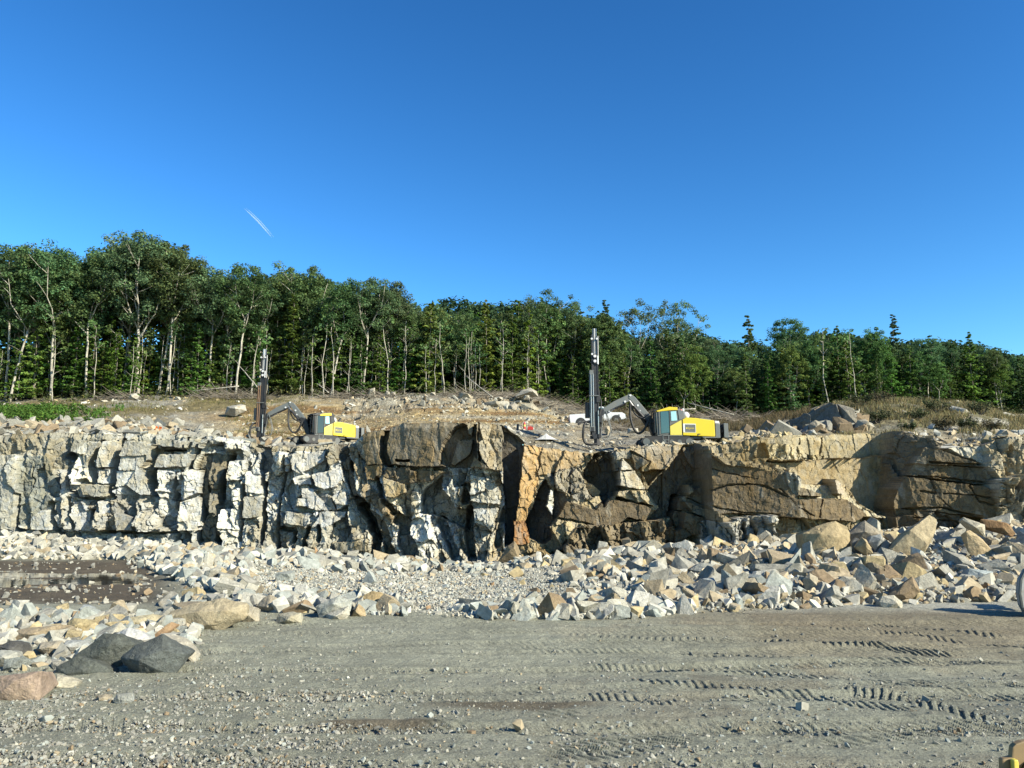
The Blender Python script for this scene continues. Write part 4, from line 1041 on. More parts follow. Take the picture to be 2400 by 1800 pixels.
tb([(2092, 985), (2098, 964), (2120, 960), (2136, 968), (2134, 986), (2112, 994)], "rounded white outcrop in the grass at the middle of the mound", (.62, .59, .50), 60, thick=.7, land="the rounded white outcrop in the grass")
tb([(2148, 975), (2156, 966), (2176, 970), (2176, 982), (2160, 980)], "tan outcrop in the grass right of the rounded white one", (.52, .46, .35), 61, thick=.6)
tb([(2228, 955), (2234, 950), (2262, 968), (2290, 974), (2262, 978), (2258, 990), (2242, 984)], "angular white outcrop running down the mound", (.66, .63, .54), 62, thick=.5)
tb([(2340, 1018), (2346, 1006), (2362, 1006), (2370, 1014), (2368, 1024), (2350, 1022)], "white boulder split by a crack, left half, on the right slope", (.62, .58, .47), 50, thick=.7)
tb([(2370, 1024), (2372, 1007), (2386, 1008), (2398, 1018), (2392, 1026)], "white boulder split by a crack, right half, on the right slope", (.62, .58, .47), 50, thick=.7)
tb([(2106, 1014), (2116, 1009), (2150, 1012), (2156, 1020), (2130, 1020)], "pale flat rock on the lip above the shaded corner", (.58, .52, .42), 50.4, thick=.8)
# --- rubble: sampled over the blast pile; the largest are objects, the rest one mesh
def sample(n, px0, px1, y0, y1, smin, smax, pw, wts, xf=None):
    px = rng.uniform(px0, px1, n); Y = rng.uniform(y0, y1, n)
    X = (px - 1200) / F * Y / GD
    s = smin * (smax / smin) ** (rng.uniform(0, 1, n) ** pw)
    keep = np.ones(n, bool)
    if xf is not None: keep = xf(px, Y)
    ids, c = pick_cols(n, wts)
    return np.stack([X, Y, Hpile(X, Y)], -1)[keep], s[keep], ids[keep], c[keep]
inpile = lambda px, Y: (Y > np.interp(px, PK[:, 0], PK[:, 1]) + rng.uniform(-.5, .9, len(px))) & (Y < np.interp(px, PK[:, 0], PK[:, 2]) + .5)
WR = {'pale grey': 5, 'white': 2.6, 'blue grey': 1.6, 'grey': 2.4, 'tan': 4.4, 'brown': .8, 'yellow tan': 1.5, 'rusty': .08}
WM = {'pale grey': 5, 'white': 3.2, 'blue grey': 4, 'grey': 2, 'tan': 1.4, 'brown': .3, 'yellow tan': .5, 'rusty': .08}
WL = {'pale grey': 4, 'white': 2, 'blue grey': 4.5, 'grey': 2, 'tan': 1.8, 'brown': .6, 'yellow tan': .8, 'rusty': .1}
WF = {'pale grey': 6, 'blue grey': 3, 'grey': 2, 'tan': .8, 'white': .6}
WT = {'pale grey': 5, 'white': 3, 'grey': 2, 'tan': 1.5}
SETS = [
    sample(1500, 1480, 2500, 28, 47, .30, 1.25, 2.8, WR, inpile),
    sample(8500, 1380, 2600, 27, 48, .10, .5, 1.7, WR, inpile),
    sample(2600, 1000, 1500, 26, 50, .08, .45, 2.4, WM, inpile),
    sample(700, 1100, 1620, 25.8, 29.5, .16, .85, 2.0, WM, inpile),
    sample(700, 1200, 1560, 36, 49, .3, .95, 1.6, WR, inpile),
    sample(3800, 330, 1000, 31, 54, .12, .95, 2.3, WM, inpile),
    sample(420, 330, 900, 36, 52, .4, 1.0, 1.8, WM, inpile),
    sample(1200, 900, 1250, 41, 50, .2, .6, 1.5, WM, inpile),
    sample(3600, -350, 420, 48, 56, .14, .75, 1.9, WT, inpile),
    sample(900, -350, 480, 29, 48, .05, .32, 2.8, {'grey': 3, 'brown': 1.2, 'pale grey': 1.6, 'tan': .6}),
    sample(1300, -350, 480, 21.5, 26.0, .12, .66, 1.8, WL),
    sample(500, -350, 250, 18.5, 24, .10, .5, 1.9, WL),
    sample(650, 400, 960, 25.3, 29.5, .14, .85, 1.8, WL, lambda px, Y: Y > np.interp(px, [400, 900, 1000], [27.0, 26.2, 25.8]) + .4),
    sample(30000, 620, 1480, 26, 49, .035, .13, 1.3, WF, inpile),
    sample(9000, 300, 1000, 29, 54, .05, .2, 1.2, WM, inpile),
    sample(14000, 1480, 2600, 27, 46, .06, .3, 1.3, WR, inpile),
]
P_ = np.concatenate([s[0] for s in SETS]); S_ = np.concatenate([s[1] for s in SETS]); I_ = np.concatenate([s[2] for s in SETS]); C_ = np.concatenate([s[3] for s in SETS])
ppx0 = 1200 + F * P_[:, 0] * GD / P_[:, 1]
k = ~((ppx0 > 590) & (ppx0 < 1340) & (P_[:, 1] > np.interp(ppx0, [590, 900, 1100], [33, 29.5, 28])) & (P_[:, 1] < 44.5) & (S_ > .19) & (rng.uniform(0, 1, len(S_)) < .97))
P_, S_, I_, C_ = P_[k], S_[k], I_[k], C_[k]
# keep the scattered ones out of the traced boulders
BO = [(o.location.x, o.location.y, max(o.dimensions.x, o.dimensions.z) * .42) for o in COL.objects if o.get("category") in ("boulder", "rock") and o.location.y < 48]
for bx_, by_, br_ in BO:
    k = (np.hypot(P_[:, 0] - bx_, (P_[:, 1] - by_) * .8) > br_ * .9) | (S_ < .12)
    P_, S_, I_, C_ = P_[k], S_[k], I_[k], C_[k]
ppx, ppy = project(P_[:, 0], P_[:, 1], P_[:, 2] + S_ * .3)
app = S_ * F / P_[:, 1] * ((ppx > -20) & (ppx < 2420))
N_IND = 300 - N_ROCK + 0
order = np.argsort(-app)
ind = order[:N_IND]; rest = order[N_IND:]
tag(obj("rubble", scatter_mesh("rubble", P_[rest], S_[rest], C_[rest], M['rubble'])), "angular pale grey and tan rubble covering the blast pile below the face", "rubble", kind="stuff")
RM = []
for k, (kd, V, T) in enumerate(SHAPES):
    for v_ in range(1):
        me = np_mesh("rock", V, T, M['rock'])
        bm = bmesh.new(); bm.from_mesh(me)
        bmesh.ops.dissolve_limit(bm, angle_limit=R(9), verts=bm.verts, edges=bm.edges)
        bmesh.ops.bevel(bm, geom=[e for e in bm.edges if e.is_manifold], offset=.010, segments=1, affect='EDGES', clamp_overlap=True)
        bmesh.ops.triangulate(bm, faces=bm.faces)
        for _ in range(2): bmesh.ops.subdivide_edges(bm, edges=[e for e in bm.edges if e.calc_length() > .12], cuts=1, use_grid_fill=True)
        bmesh.ops.triangulate(bm, faces=bm.faces)
        bm.normal_update()
        co = np.array([v.co[:] for v in bm.verts])
        d = .035 * fbm(co[:, 0] * 4 + co[:, 1] * 3 + k, co[:, 2] * 4 - co[:, 1] * 2, 41, 4)
        for v, h in zip(bm.verts, d): v.co += v.normal * h
        bm.to_mesh(me); bm.free()
        RM.append((kd, me))
def near_phrase(px, py):
    d = [(math.hypot(px - a, (py - b) * 1.6), a, b, t) for a, b, t in LAND]
    dist, a, b, t = min(d)
    dx, dy = px - a, (py - b) * 1.6
    if abs(dx) > abs(dy): w_ = "right of" if dx > 0 else "left of"
    else: w_ = "in front of" if dy > 0 else "behind"
    if dist > 90: w_ = "well " + w_
    return w_ + " " + t
LAND += [(1290, 1440, "the fine gravel ramp"), (1600, 1440, "the corner where dirt meets rubble"), (560, 1330, "the wet hollow"), (760, 1290, "the foot of the diagonal dike"), (150, 1290, "the dry left foot of the face"),
         (430, 1290, "the dark column of the left face"), (1500, 1330, "the black cleft"), (2260, 1440, "the shadow of the bucket")]
LAB = []
KN = ("blocky", "slab shaped", "wedge shaped")
for q in ind:
    kd, me = RM[int(rng.integers(len(RM)))]
    o = bpy.data.objects.new("rock", me); COL.objects.link(o)
    s = float(S_[q])
    o.scale = (s * 1.05, s, s)
    o.location = (P_[q, 0], P_[q, 1], P_[q, 2] + s * .16)
    o.rotation_euler = (rng.normal(0, .5), rng.normal(0, .5), rng.uniform(0, 6.28))
    o.color = (*[float(x) for x in C_[q]], 1)
    o["category"] = "rock"
    big_ = "large " if app[q] > 42 else ("medium " if app[q] > 30 else "smaller ")
    LAB.append((o, f"{big_}{RCN[I_[q]]} {KN[kd]} rock {near_phrase(float(ppx[q]), float(ppy[q]))}", float(ppx[q]), float(app[q])))
byl = {}
for e in LAB: byl.setdefault(e[1], []).append(e)
NTH = ["leftmost", "second from left", "third from left", "fourth from left", "fifth from left", "sixth from left", "seventh from left", "eighth from left", "ninth from left"]
for l, es in byl.items():
    es.sort(key=lambda e: e[2])
    for i, e in enumerate(es):
        t = l
        if len(es) == 2: t = ("left one of two, " if i == 0 else "right one of two, ") + l
        elif len(es) > 2: t = (NTH[i] if i < len(NTH) - 0 and i < len(es) - 1 else "rightmost") + f" of {len(es)}, " + l
        t = " ".join(t.split()[:16])
        e[0]["label"] = t; e[0]["group"] = "broken rocks of the blast pile"
# --- gravel of the yard
def gravel(name, n, px0, px1, y0, y1, smin, smax, wts, dens, label):
    px = rng.uniform(px0, px1, n); Y = 1 / rng.uniform(1 / y1, 1 / y0, n)
    X = (px - 1200) / F * Y / GD
    k = rng.uniform(0, 1, n) < dens(px, Y, X)
    X, Y = X[k], Y[k]
    s = smin * (smax / smin) ** (rng.uniform(0, 1, len(X)) ** 2.6)
    _, c = pick_cols(len(X), wts)
    sh = [(a, b, t) for a, b, t in SHAPES if len(b) <= 22][:14]
    me = scatter_mesh(name, np.stack([X, Y, floor_z(X, Y, False)], -1), s, c * .92, M['rubble'], sh, .3)
    tag(obj(name, me), label, "gravel", kind="stuff")
def dens1(px, Y, X):
    a = .20 + .75 * sstep(1250, 300, px) * sstep(-.35, .2, fbm(X * .4, Y * .6, 701))
    a += .75 * sstep(2150, 2350, px) * (1 - sstep(14.5, 16.5, Y)) * sstep(13.2, 14.2, Y)
    a *= (.35 + .9 * sstep(-.25, .35, fbm(X * .8, Y * .8, 702)))
    return a * (1 - .8 * sstep(17, 21, Y) * sstep(400, 900, px))
WG = {'pale grey': 1.6, 'grey': 6, 'white': .12, 'blue grey': 2, 'tan': .5, 'brown': .5}
gravel("gravel", 90000, -150, 2550, 10.5, 27, .016, .075, WG, dens1, "small grey stones strewn over the yard")
gravel("loose_stones", 420, -150, 2550, 11, 27, .06, .2, WG, lambda px, Y, X: .15 + .6 * sstep(900, 200, px) * sstep(-.1, .3, fbm(X * .5, Y * .5, 703)), "scattered fist sized stones on the yard")
# rubble and stones of the upper bench
FLAT = [(k, V * np.array([1.1, 1, .6]), T) for k, V, T in SHAPES]
def tstones(n, px0, px1, y0, y1, smin, smax, wts, pw=1.6, f=None):
    px = rng.uniform(px0, px1, n); Y = rng.uniform(y0, y1, n)
    if f is not None:
        k = f(px, Y); px, Y = px[k], Y[k]
    X = (px - 1200) / F * Y / TD
    yr = np.interp(X / Y, rq, rs); k = Y > yr + .25
    X, Y = X[k], Y[k]
    s = smin * (smax / smin) ** (rng.uniform(0, 1, len(X)) ** pw)
    _, c = pick_cols(len(X), wts)
    return np.stack([X, Y, zterr(X, Y)], -1), s, c
TS = [tstones(2600, -250, 900, 54, 74, .15, 1.3, {'grey': 6, 'pale grey': 1, 'tan': 2.4, 'brown': 2, 'blue grey': .6}, 2.2, lambda px, Y: ~((px > 640) & (px < 870) & (rng.uniform(0, 1, len(px)) < .93))),
      tstones(900, -250, 1350, 72, 97, .12, .55, {'white': 3, 'tan': 2, 'yellow tan': 1, 'pale grey': 2}, 1.8, lambda px, Y: fbm(px * .012, Y * .12, 811) > -.12),
      tstones(2200, 560, 1400, 74, 88, .05, .28, {'yellow tan': 4, 'tan': 4, 'brown': 1.5, 'white': .5}, 1.5),
      tstones(650, 800, 1320, 84, 96, .12, .8, {'pale grey': 2, 'grey': 4, 'white': .4, 'tan': 2, 'brown': 2}, 2.4),
      tstones(600, 1180, 1460, 50, 75, .06, .4, {'pale grey': 3, 'white': 1.5, 'tan': 2}, 2.0),
      tstones(1600, 1650, 1850, 47, 56, .12, .6, {'yellow tan': 3, 'tan': 4, 'pale grey': 1}, 1.6),
      tstones(260, 1755, 2030, 53, 60, .25, 1.5, {'grey': 3, 'brown': 2, 'tan': 1}, 2.0),
      tstones(520, 1400, 1660, 50.7, 51.9, .15, .55, {'tan': 3, 'pale grey': 3}, 1.6),
      tstones(220, 1950, 2500, 52, 78, .12, .8, {'white': 2, 'pale grey': 2, 'tan': 2}, 2.8),
      tstones(500, 2150, 2600, 43, 54, .12, .8, {'yellow tan': 2, 'pale grey': 2, 'tan': 3, 'white': 1}, 1.8)]
tag(obj("bench_rubble", scatter_mesh("bench_rubble", np.concatenate([t[0] for t in TS]), np.concatenate([t[1] for t in TS]), np.concatenate([t[2] for t in TS]), M['rubble'], FLAT, .42, .35)), "flat grey and tan stones strewn over the upper bench", "rubble", kind="stuff")
# ------------------------------------------------------------------ vegetation
def leaf_cloud(cen, rad, per, size, rg, flat=.35, up=.5, base=(0.045, 0.064, 0.022), var=.35, squash=.75):
    """many small leaf clumps: quads spread through balls round the centres"""
    n = len(cen) * per
    c = np.repeat(np.asarray(cen, float), per, 0); r = np.repeat(np.asarray(rad, float), per)
    d = rg.normal(size=(n, 3)); d /= np.linalg.norm(d, axis=1, keepdims=True)
    p = c + d * (r * rg.uniform(.25, 1, n) ** .6)[:, None] * np.array([1, 1, squash])
    nrm = rg.normal(size=(n, 3)) * flat + d * .5 + np.array([0, 0, up]); nrm /= np.linalg.norm(nrm, axis=1, keepdims=True)
    t = np.cross(nrm, rg.normal(size=(n, 3))); t /= np.linalg.norm(t, axis=1, keepdims=True)
    b = np.cross(nrm, t)
    s = size * rg.uniform(.55, 1.25, n)[:, None]
    asp = rg.uniform(.5, .9, n)[:, None]
    V = np.stack([p - t * s, p - b * s * asp + nrm * s * .15, p + t * s, p + b * s * asp + nrm * s * .15], 1).reshape(-1, 3)
    Fq = np.arange(n * 4).reshape(n, 4)
    clump = np.repeat(rg.uniform(1 - var, 1 + var, len(cen)), per) * rg.uniform(.75, 1.25, n)
    hue = rg.normal(0, .08, n)
    col = np.stack([base[0] * clump * (1 + hue), base[1] * clump, base[2] * clump * (1 - hue)], -1)
    return V, Fq, np.repeat(col, 4, 0)
def wob(p0, p1, n, amp, r):
    p0, p1 = Vector(p0), Vector(p1)
    L = (p1 - p0).length
    out = []
    off = Vector((0, 0, 0))
    for i in range(n + 1):
        t = i / n
        if 0 < i: off += Vector((r.uniform(-1, 1), r.uniform(-1, 1), r.uniform(-.4, .4))) * amp * L / n
        out.append(p0.lerp(p1, t) + off * (1 if i < n or True else 0))
    return out
def lin(a, b, n): return [a + (b - a) * i / n for i in range(n + 1)]
def deciduous(seed, H=20.0, fork=.45, rx=.21, nclump=95, per=85, crown_low=.42, tr=.20, lean=.04, gaps=.0, base=(0.071, 0.101, 0.039), leafs=.155):
    r = random.Random(seed); rg = np.random.default_rng(seed)
    m = MB(); tips = []
    fz = fork * H
    top = Vector((r.uniform(-lean, lean) * H, r.uniform(-lean, lean) * H, fz))
    tp = wob((0, 0, -.5), top, 7, .10, r)
    m.tube(tp, lin(tr, tr * .68, 7), 7)
    nl = r.choice((3, 3, 4, 5))
    a0 = r.uniform(0, 6.28)
    for i in range(nl):
        a = a0 + i * 6.28 / nl + r.uniform(-.4, .4)
        st = tp[-1] if i < 2 else tp[r.choice((-1, -2, -2))]
        up = r.uniform(.26, .44) * H; out = r.uniform(.06, .17) * H
        e = st + Vector((math.cos(a) * out, math.sin(a) * out, up))
        mid = st.lerp(e, .5) + Vector((math.cos(a), math.sin(a), -.3)) * out * .28
        pts = wob(st, mid, 3, .1, r)[:-1] + wob(mid, e, 3, .1, r)
        m.tube(pts, lin(tr * .55, tr * .14, len(pts) - 1), 5)
        tips.append(pts[-1])
        for k in range(4):
            j = r.randint(1, len(pts) - 2)
            aa = a + r.uniform(-1.4, 1.4)
            L = r.uniform(.09, .19) * H
            e2 = pts[j] + Vector((math.cos(aa) * L * .8, math.sin(aa) * L * .8, L * r.uniform(.3, .8)))
            q = wob(pts[j], e2, 3, .16, r)
            m.tube(q, lin(tr * .26, tr * .07, 3), 4)
            tips.append(q[-1])
    for k in range(r.choice((1, 2, 3))):      # dead side branches low on the trunk
        j = r.randint(2, 5); aa = r.uniform(0, 6.28); L = r.uniform(.05, .12) * H
        q = wob(tp[j], tp[j] + Vector((math.cos(aa) * L, math.sin(aa) * L, L * r.uniform(.1, .7))), 3, .2, r)
        m.tube(q, lin(tr * .2, tr * .05, 3), 4)
    cen = [t + Vector((0, 0, .1)) for t in tips]
    cz, rz = (crown_low + 1) / 2 * H, (1 - crown_low) / 2 * H
    for k in range(nclump):
        while True:
            p = Vector((r.uniform(-1, 1), r.uniform(-1, 1), r.uniform(-1, 1)))
            if p.length < 1 and p.length > .45 * (1 if p.z < 0 else .6) and r.random() < .55 + .45 * p.z: break
        wdt = rx * H * (1.0 if p.z > -.2 else .8)
        cen.append(Vector((p.x * wdt + top.x, p.y * wdt + top.y, cz + p.z * rz)))
    rad = [r.uniform(.028, .060) * H for _ in cen]
    V, Fq, Cc = leaf_cloud(cen, rad, per, leafs, rg, base=base)
    return m.mesh("trunk", M['bark'], smooth=True), np_mesh("crown", V, Fq, M['leaf'], Cc), H
def conifer(seed, H=10.0, spread=.20, low=.10, base=(0.075, 0.109, 0.032), tiers=26, drop=.2, gap=.25, tr=.085, bark='bark_dark', per=34, ls=.125):
    r = random.Random(seed); rg = np.random.default_rng(seed)
    m = MB()
    top = Vector((r.uniform(-.02, .02) * H, r.uniform(-.02, .02) * H, H))
    tp = wob((0, 0, -.4), top, 6, .04, r)
    m.tube(tp, lin(tr, tr * .12, 6), 6)
    cen = []; rad = []
    for i in range(tiers):
        f = low + (1 - low) * (i + r.uniform(0, .8)) / tiers
        if f > 1: continue
        L0 = spread * H * (1 - f) ** .7 * r.uniform(.9, 1.1) + .015 * H
        for k in range(5):
            if r.random() < gap: continue
            a = r.uniform(0, 6.28); L = L0 * r.choice((.45, .7, 1.0, 1.3)) * r.uniform(.85, 1.1)
            st = tp[0].lerp(tp[-1], min(1, max(0, f + r.uniform(-.035, .035))))
            e = st + Vector((math.cos(a) * L, math.sin(a) * L, L * r.uniform(-drop, drop * .6)))
            if L > .08 * H and r.random() < .5: m.tube([st, e], [tr * .18, tr * .05], 3, cap=False)
            ns = max(1, int(L / (.075 * H)))
            for q in range(ns):
                t = (q + .6) / ns
                cen.append(st.lerp(e, t)); rad.append((.022 + .020 * (1 - t)) * H * r.uniform(.7, 1.2) * (.35 + .65 * min(1, 2.2 * (1 - f))))
    V, Fq, Cc = leaf_cloud(cen, rad, per, ls, rg, flat=.4, up=.9, base=base, squash=.42, var=.38)
    return m.mesh("trunk", M[bark], smooth=True), np_mesh("crown", V, Fq, M['leaf'], Cc), H
def pole_tree(seed, H=9.0):
    """thin forest edge stem with a small tuft of leaves near its top"""
    r = random.Random(seed); rg = np.random.default_rng(seed)
    m = MB(); tp = wob((0, 0, -.4), (r.uniform(-.06, .06) * H, r.uniform(-.05, .05) * H, H * .97), 7, .12, r)
    m.tube(tp, lin(.075, .02, 7), 5)
    cen = []
    for k in range(7):
        j = r.randint(3, 7); a = r.uniform(0, 6.28); L = r.uniform(.05, .14) * H
        e = tp[j] + Vector((math.cos(a) * L, math.sin(a) * L, L * .7))
        m.tube([tp[j], e], [.022, .008], 4)
        if j > 3: cen.append(e)
    cen.append(tp[-1])
    V, Fq, Cc = leaf_cloud(cen, [r.uniform(.5, .9) for _ in cen], 20, .2, rg, base=(0.075, 0.112, 0.034))
    return m.mesh("trunk", M['bark'], smooth=True), np_mesh("crown", V, Fq, M['leaf'], Cc), H
KINDS = {
    'broad': [deciduous(1000 + i, fork=.40 + .03 * i, rx=.25 - .01 * i, nclump=120, tr=.21) for i in range(3)],
    'tall': [deciduous(1100 + i, fork=.48 + .02 * i, rx=.15 + .012 * i, nclump=85, crown_low=.45, tr=.17) for i in range(6)],
    'airy': [deciduous(1200 + i, fork=.5, rx=.17, nclump=34, per=70, crown_low=.5, tr=.13, leafs=.15) for i in range(4)],
    'round': [deciduous(1300 + i, H=13.0, fork=.34, rx=.25, nclump=105, per=80, crown_low=.16, tr=.14, leafs=.14, base=(0.079, 0.112, 0.038)) for i in range(5)],
    'hemlock': [conifer(1400 + i, spread=.19 + .02 * i, tiers=28 + i, per=40) for i in range(5)],
    'young': [conifer(1500 + i, H=7, spread=.24, low=.05, base=(0.098, 0.135, 0.038), ls=.11, tr=.06) for i in range(4)],
    'pine': [conifer(1600 + i, H=18, spread=.19, low=.30, base=(0.056, 0.092, 0.045), tiers=34, gap=.25, tr=.16, per=60, ls=.16, drop=.12) for i in range(3)],
    'pole': [pole_tree(1700 + i) for i in range(6)],
}
NAMES = {'broad': ("broadleaf_tree", "tree"), 'tall': ("broadleaf_tree", "tree"), 'airy': ("sparse_tree", "tree"), 'round': ("bushy_tree", "tree"),
         'hemlock': ("hemlock_tree", "tree"), 'young': ("young_conifer", "tree"), 'pine': ("pine_tree", "tree"), 'pole': ("sapling", "sapling")}
LOOK = {'broad': "broad domed tree with forked pale trunk", 'tall': "tall leafy tree with slim pale trunk", 'airy': "sparse see through tree with thin limbs", 'round': "bushy round crowned tree",
        'hemlock': "feathery hemlock with layered branches", 'young': "low bright green young conifer", 'pine': "dark pine with spreading tiers", 'pole': "thin pale sapling"}
TREES = []
trng = random.Random(77)
def tree(kind, px, Y, h=None, top=None, var=None, rz=None, tint=None, label=None, lean=0.0):
    tm, cm, H = KINDS[kind][var if var is not None else trng.randrange(len(KINDS[kind]))]
    X = (px - 1200) / F * Y / TD
    z = float(zterr(np.array([X]), np.array([Y]))[0])
    if top is not None: h = at(px, top, Y)[2] - z
    e = empty(NAMES[kind][0], (X, Y, z), trng.uniform(0, 6.28) if rz is None else rz)
    k = h / H
    wv = k ** .85 / k if k < 1 else 1.0
    e.scale = (k * wv, k * wv, k)
    e.rotation_euler.y = lean
    t = link(bpy.data.objects.new("trunk", tm), e)
    c = link(bpy.data.objects.new("crown", cm), e)
    b = trng.uniform(1.15, 1.75)
    tint = tint or (b * trng.uniform(.72, 1.08), b * 1.0, b * trng.uniform(.9, 1.25))
    c.color = (*tint, 1)
    e["category"] = NAMES[kind][1]
    TREES.append((e, kind, px, Y, h, label))
    return e
SKY = np.array([(-200, 580), (0, 572), (60, 568), (110, 575), (170, 600), (230, 562), (300, 546), (340, 542), (400, 570), (455, 622), (500, 630), (560, 620), (620, 632), (690, 618), (740, 622), (800, 662), (860, 652), (930, 682),
                (975, 705), (1010, 692), (1060, 680), (1120, 692), (1240, 690), (1285, 684), (1340, 712), (1380, 725), (1420, 712), (1470, 762), (1540, 772), (1600, 745), (1660, 768), (1720, 778), (1760, 765), (1820, 790), (1850, 755),
                (1880, 768), (1960, 757), (2000, 762), (2060, 775), (2150, 782), (2220, 776), (2300, 788), (2400, 808), (2600, 830)], float)
def skyline(px): return float(np.interp(px, SKY[:, 0], SKY[:, 1]))
# traced front trees
for a in (('tall', 18, 98, 590, 0, .05, "tall tree with forked pale trunk, at the left edge of the picture"), ('tall', 112, 99, 575, 1, 0, "tall pale trunked tree, second from the left edge"),
          ('tall', 196, 99, 602, 2, -.04, "slim tree with a long straight pale trunk left of the broad domed tree"), ('broad', 318, 99, 543, 0, 0, "tallest tree of the wood, with a broad domed crown, on the left"),
          ('tall', 384, 99, 575, 4, .05, "tall pale trunked tree hard against the right side of the broad domed tree"), ('tall', 482, 99, 628, 3, .05, "tall tree with slender leaning trunk right of the domed pair"),
          ('tall', 548, 98, 622, 5, .03, "tree with forked upper limbs left of the left drill mast"), ('tall', 700, 100, 619, 1, .03, "tall leafy tree above the left rig's cab"),
          ('tall', 772, 99, 655, 2, .12, "leaning pale trunk tree above the rear of the left rig"), ('tall', 848, 100, 652, 3, -.05, "tree with a straight pale trunk above the tan bank's left end"),
          ('tall', 905, 103, 665, 0, .04, "tree with a crooked pale fork left of the dark gap in the wood"),
          ('airy', 1240, 108, 690, 0, 0, "sparse see through tree left of the right drill mast"), ('airy', 1285, 108, 682, 1, 0, "taller sparse tree left of the right drill mast"), ('airy', 1345, 108, 708, 2, 0, "sparse tree on thin trunk just left of the right mast top"),
          ('pine', 1422, 106, 705, 0, 0, "dark bushy pine behind the top of the right drill mast"), ('airy', 1502, 118, 702, 3, 0, "lone airy leaf tuft tree right of the dark bushy pine"), ('airy', 1578, 112, 712, 1, 0, "airy tree with two tufts above the right rig's boom"),
          ('airy', 1612, 112, 712, 2, .06, "airy leaning tree standing over the right rig's cab"), ('hemlock', 1762, 108, 742, 1, 0, "pale pointed conifer rising over the right rig's tail"),
          ('pine', 2110, 118, 738, 1, 0, "lone tiered pine rising above the skyline on the right"), ('tall', 1850, 112, 748, 5, 0, "tree with a tufted top over the grassy mound's left end"),
          ('hemlock', 1857, 96, 850, 2, 0, "conifer with bare pale lower trunk over the shaded rock shoulder"), ('hemlock', 1752, 98, 830, 3, 0, "conifer with a pale bare stem behind the right rig's tail"), ('hemlock', 2062, 94, 845, 0, 0, "conifer with short bare pale trunk above the middle of the mound")):
    tree(a[0], a[1], a[2], top=a[3], var=a[4], lean=a[5], label=a[6], rz=a[1] * .7)
def edge_Y(px): return float(np.interp(px, [0, 300, 700, 1000, 1300, 1600, 1900, 2150, 2400], [97, 97, 97.5, 99, 102, 100, 96, 98, 102]))
# canopy rows
for row, (dy, n) in enumerate(((5, 44), (11, 48), (19, 44))):
    for i in range(n):
        px = -90 + (2580 / n) * (i + trng.uniform(.1, .9))
        Y = edge_Y(px) + dy + trng.uniform(-2, 2)
        top = skyline(px) + trng.uniform(0, 34) + (14 if px > 1000 else 8) + row * 5
        kd = trng.choice(('tall', 'tall', 'tall', 'broad', 'round')) if px < 1000 else trng.choice(('tall', 'round', 'round', 'airy', 'hemlock', 'round'))
        if px > 1650: kd = trng.choice(('round', 'round', 'round', 'tall', 'hemlock'))
        tree(kd, px, Y, top=top)
# understory along the forest edge
for i in range(70):
    px = -60 + 1500 / 70 * (i + trng.uniform(0, 1))
    if 1000 < px < 1085 and trng.random() < .7: continue
    tree(trng.choice(('hemlock', 'hemlock', 'young')), px, edge_Y(px) + trng.uniform(.5, 8), h=trng.uniform(6, 14), tint=(trng.uniform(1.05, 1.7), trng.uniform(1.35, 1.8), trng.uniform(.9, 1.4)))
for i in range(52):
    px = 1300 + 1200 / 52 * (i + trng.uniform(0, 1))
    kd = trng.choice(('hemlock', 'young', 'round', 'hemlock'))
    tree(kd, px, edge_Y(px) + trng.uniform(0, 7), h=trng.uniform(4.5, 11.0), tint=(trng.uniform(1.0, 1.6), trng.uniform(1.3, 1.75), trng.uniform(.95, 1.45)))
for i in range(76):
    px = trng.uniform(-40, 1300) if i < 70 else trng.uniform(1500, 2450)
    tree('pole', px, edge_Y(px) + trng.uniform(-1.0, 5), h=trng.uniform(5.5, 11), lean=trng.uniform(-.09, .09))
# labels of the unnamed trees: kind, shade, place between landmarks
TL = [(-100, "the left edge"), (318, "the broad domed tree"), (575, "the left drill mast"), (775, "the left rig's cab"), (1010, "the dark gap in the wood"), (1240, "the large pale ledge boulder"), (1395, "the right drill mast"), (1580, "the right rig's cab"),
      (1760, "the pale pointed conifer"), (1950, "the dark rock shoulder"), (2110, "the lone tiered pine"), (2300, "the right slope"), (2480, "the right edge")]
groups = {}
for e, kind, px, Y, h, lab in TREES:
    if lab:
        e["label"] = lab; e["group"] = "trees of the wood behind the quarry"; continue
    a = min(TL, key=lambda t: abs(t[0] - px))
    side = "left of" if px < a[0] else "right of"
    if abs(px - a[0]) < 18: side = "straight behind"
    depth = "at the forest edge" if Y < edge_Y(px) + 8.5 else ("in the canopy" if Y < edge_Y(px) + 15 else "deep in the wood")
    groups.setdefault((LOOK[kind], depth, side, a[1]), []).append((px, h, e))
for (look, depth, side, nm), es in groups.items():
    es.sort(key=lambda t: t[0])
    for i, (px, h, e) in enumerate(es):
        t = f"{look} {depth} {side} {nm}"
        if len(es) == 2: t = ("left " if i == 0 else "right ") + t
        elif len(es) > 2: t = (NTH[i] if i < len(es) - 1 else "rightmost") + " " + t
        e["label"] = " ".join(t.split()[:16]); e["group"] = "trees of the wood behind the quarry"
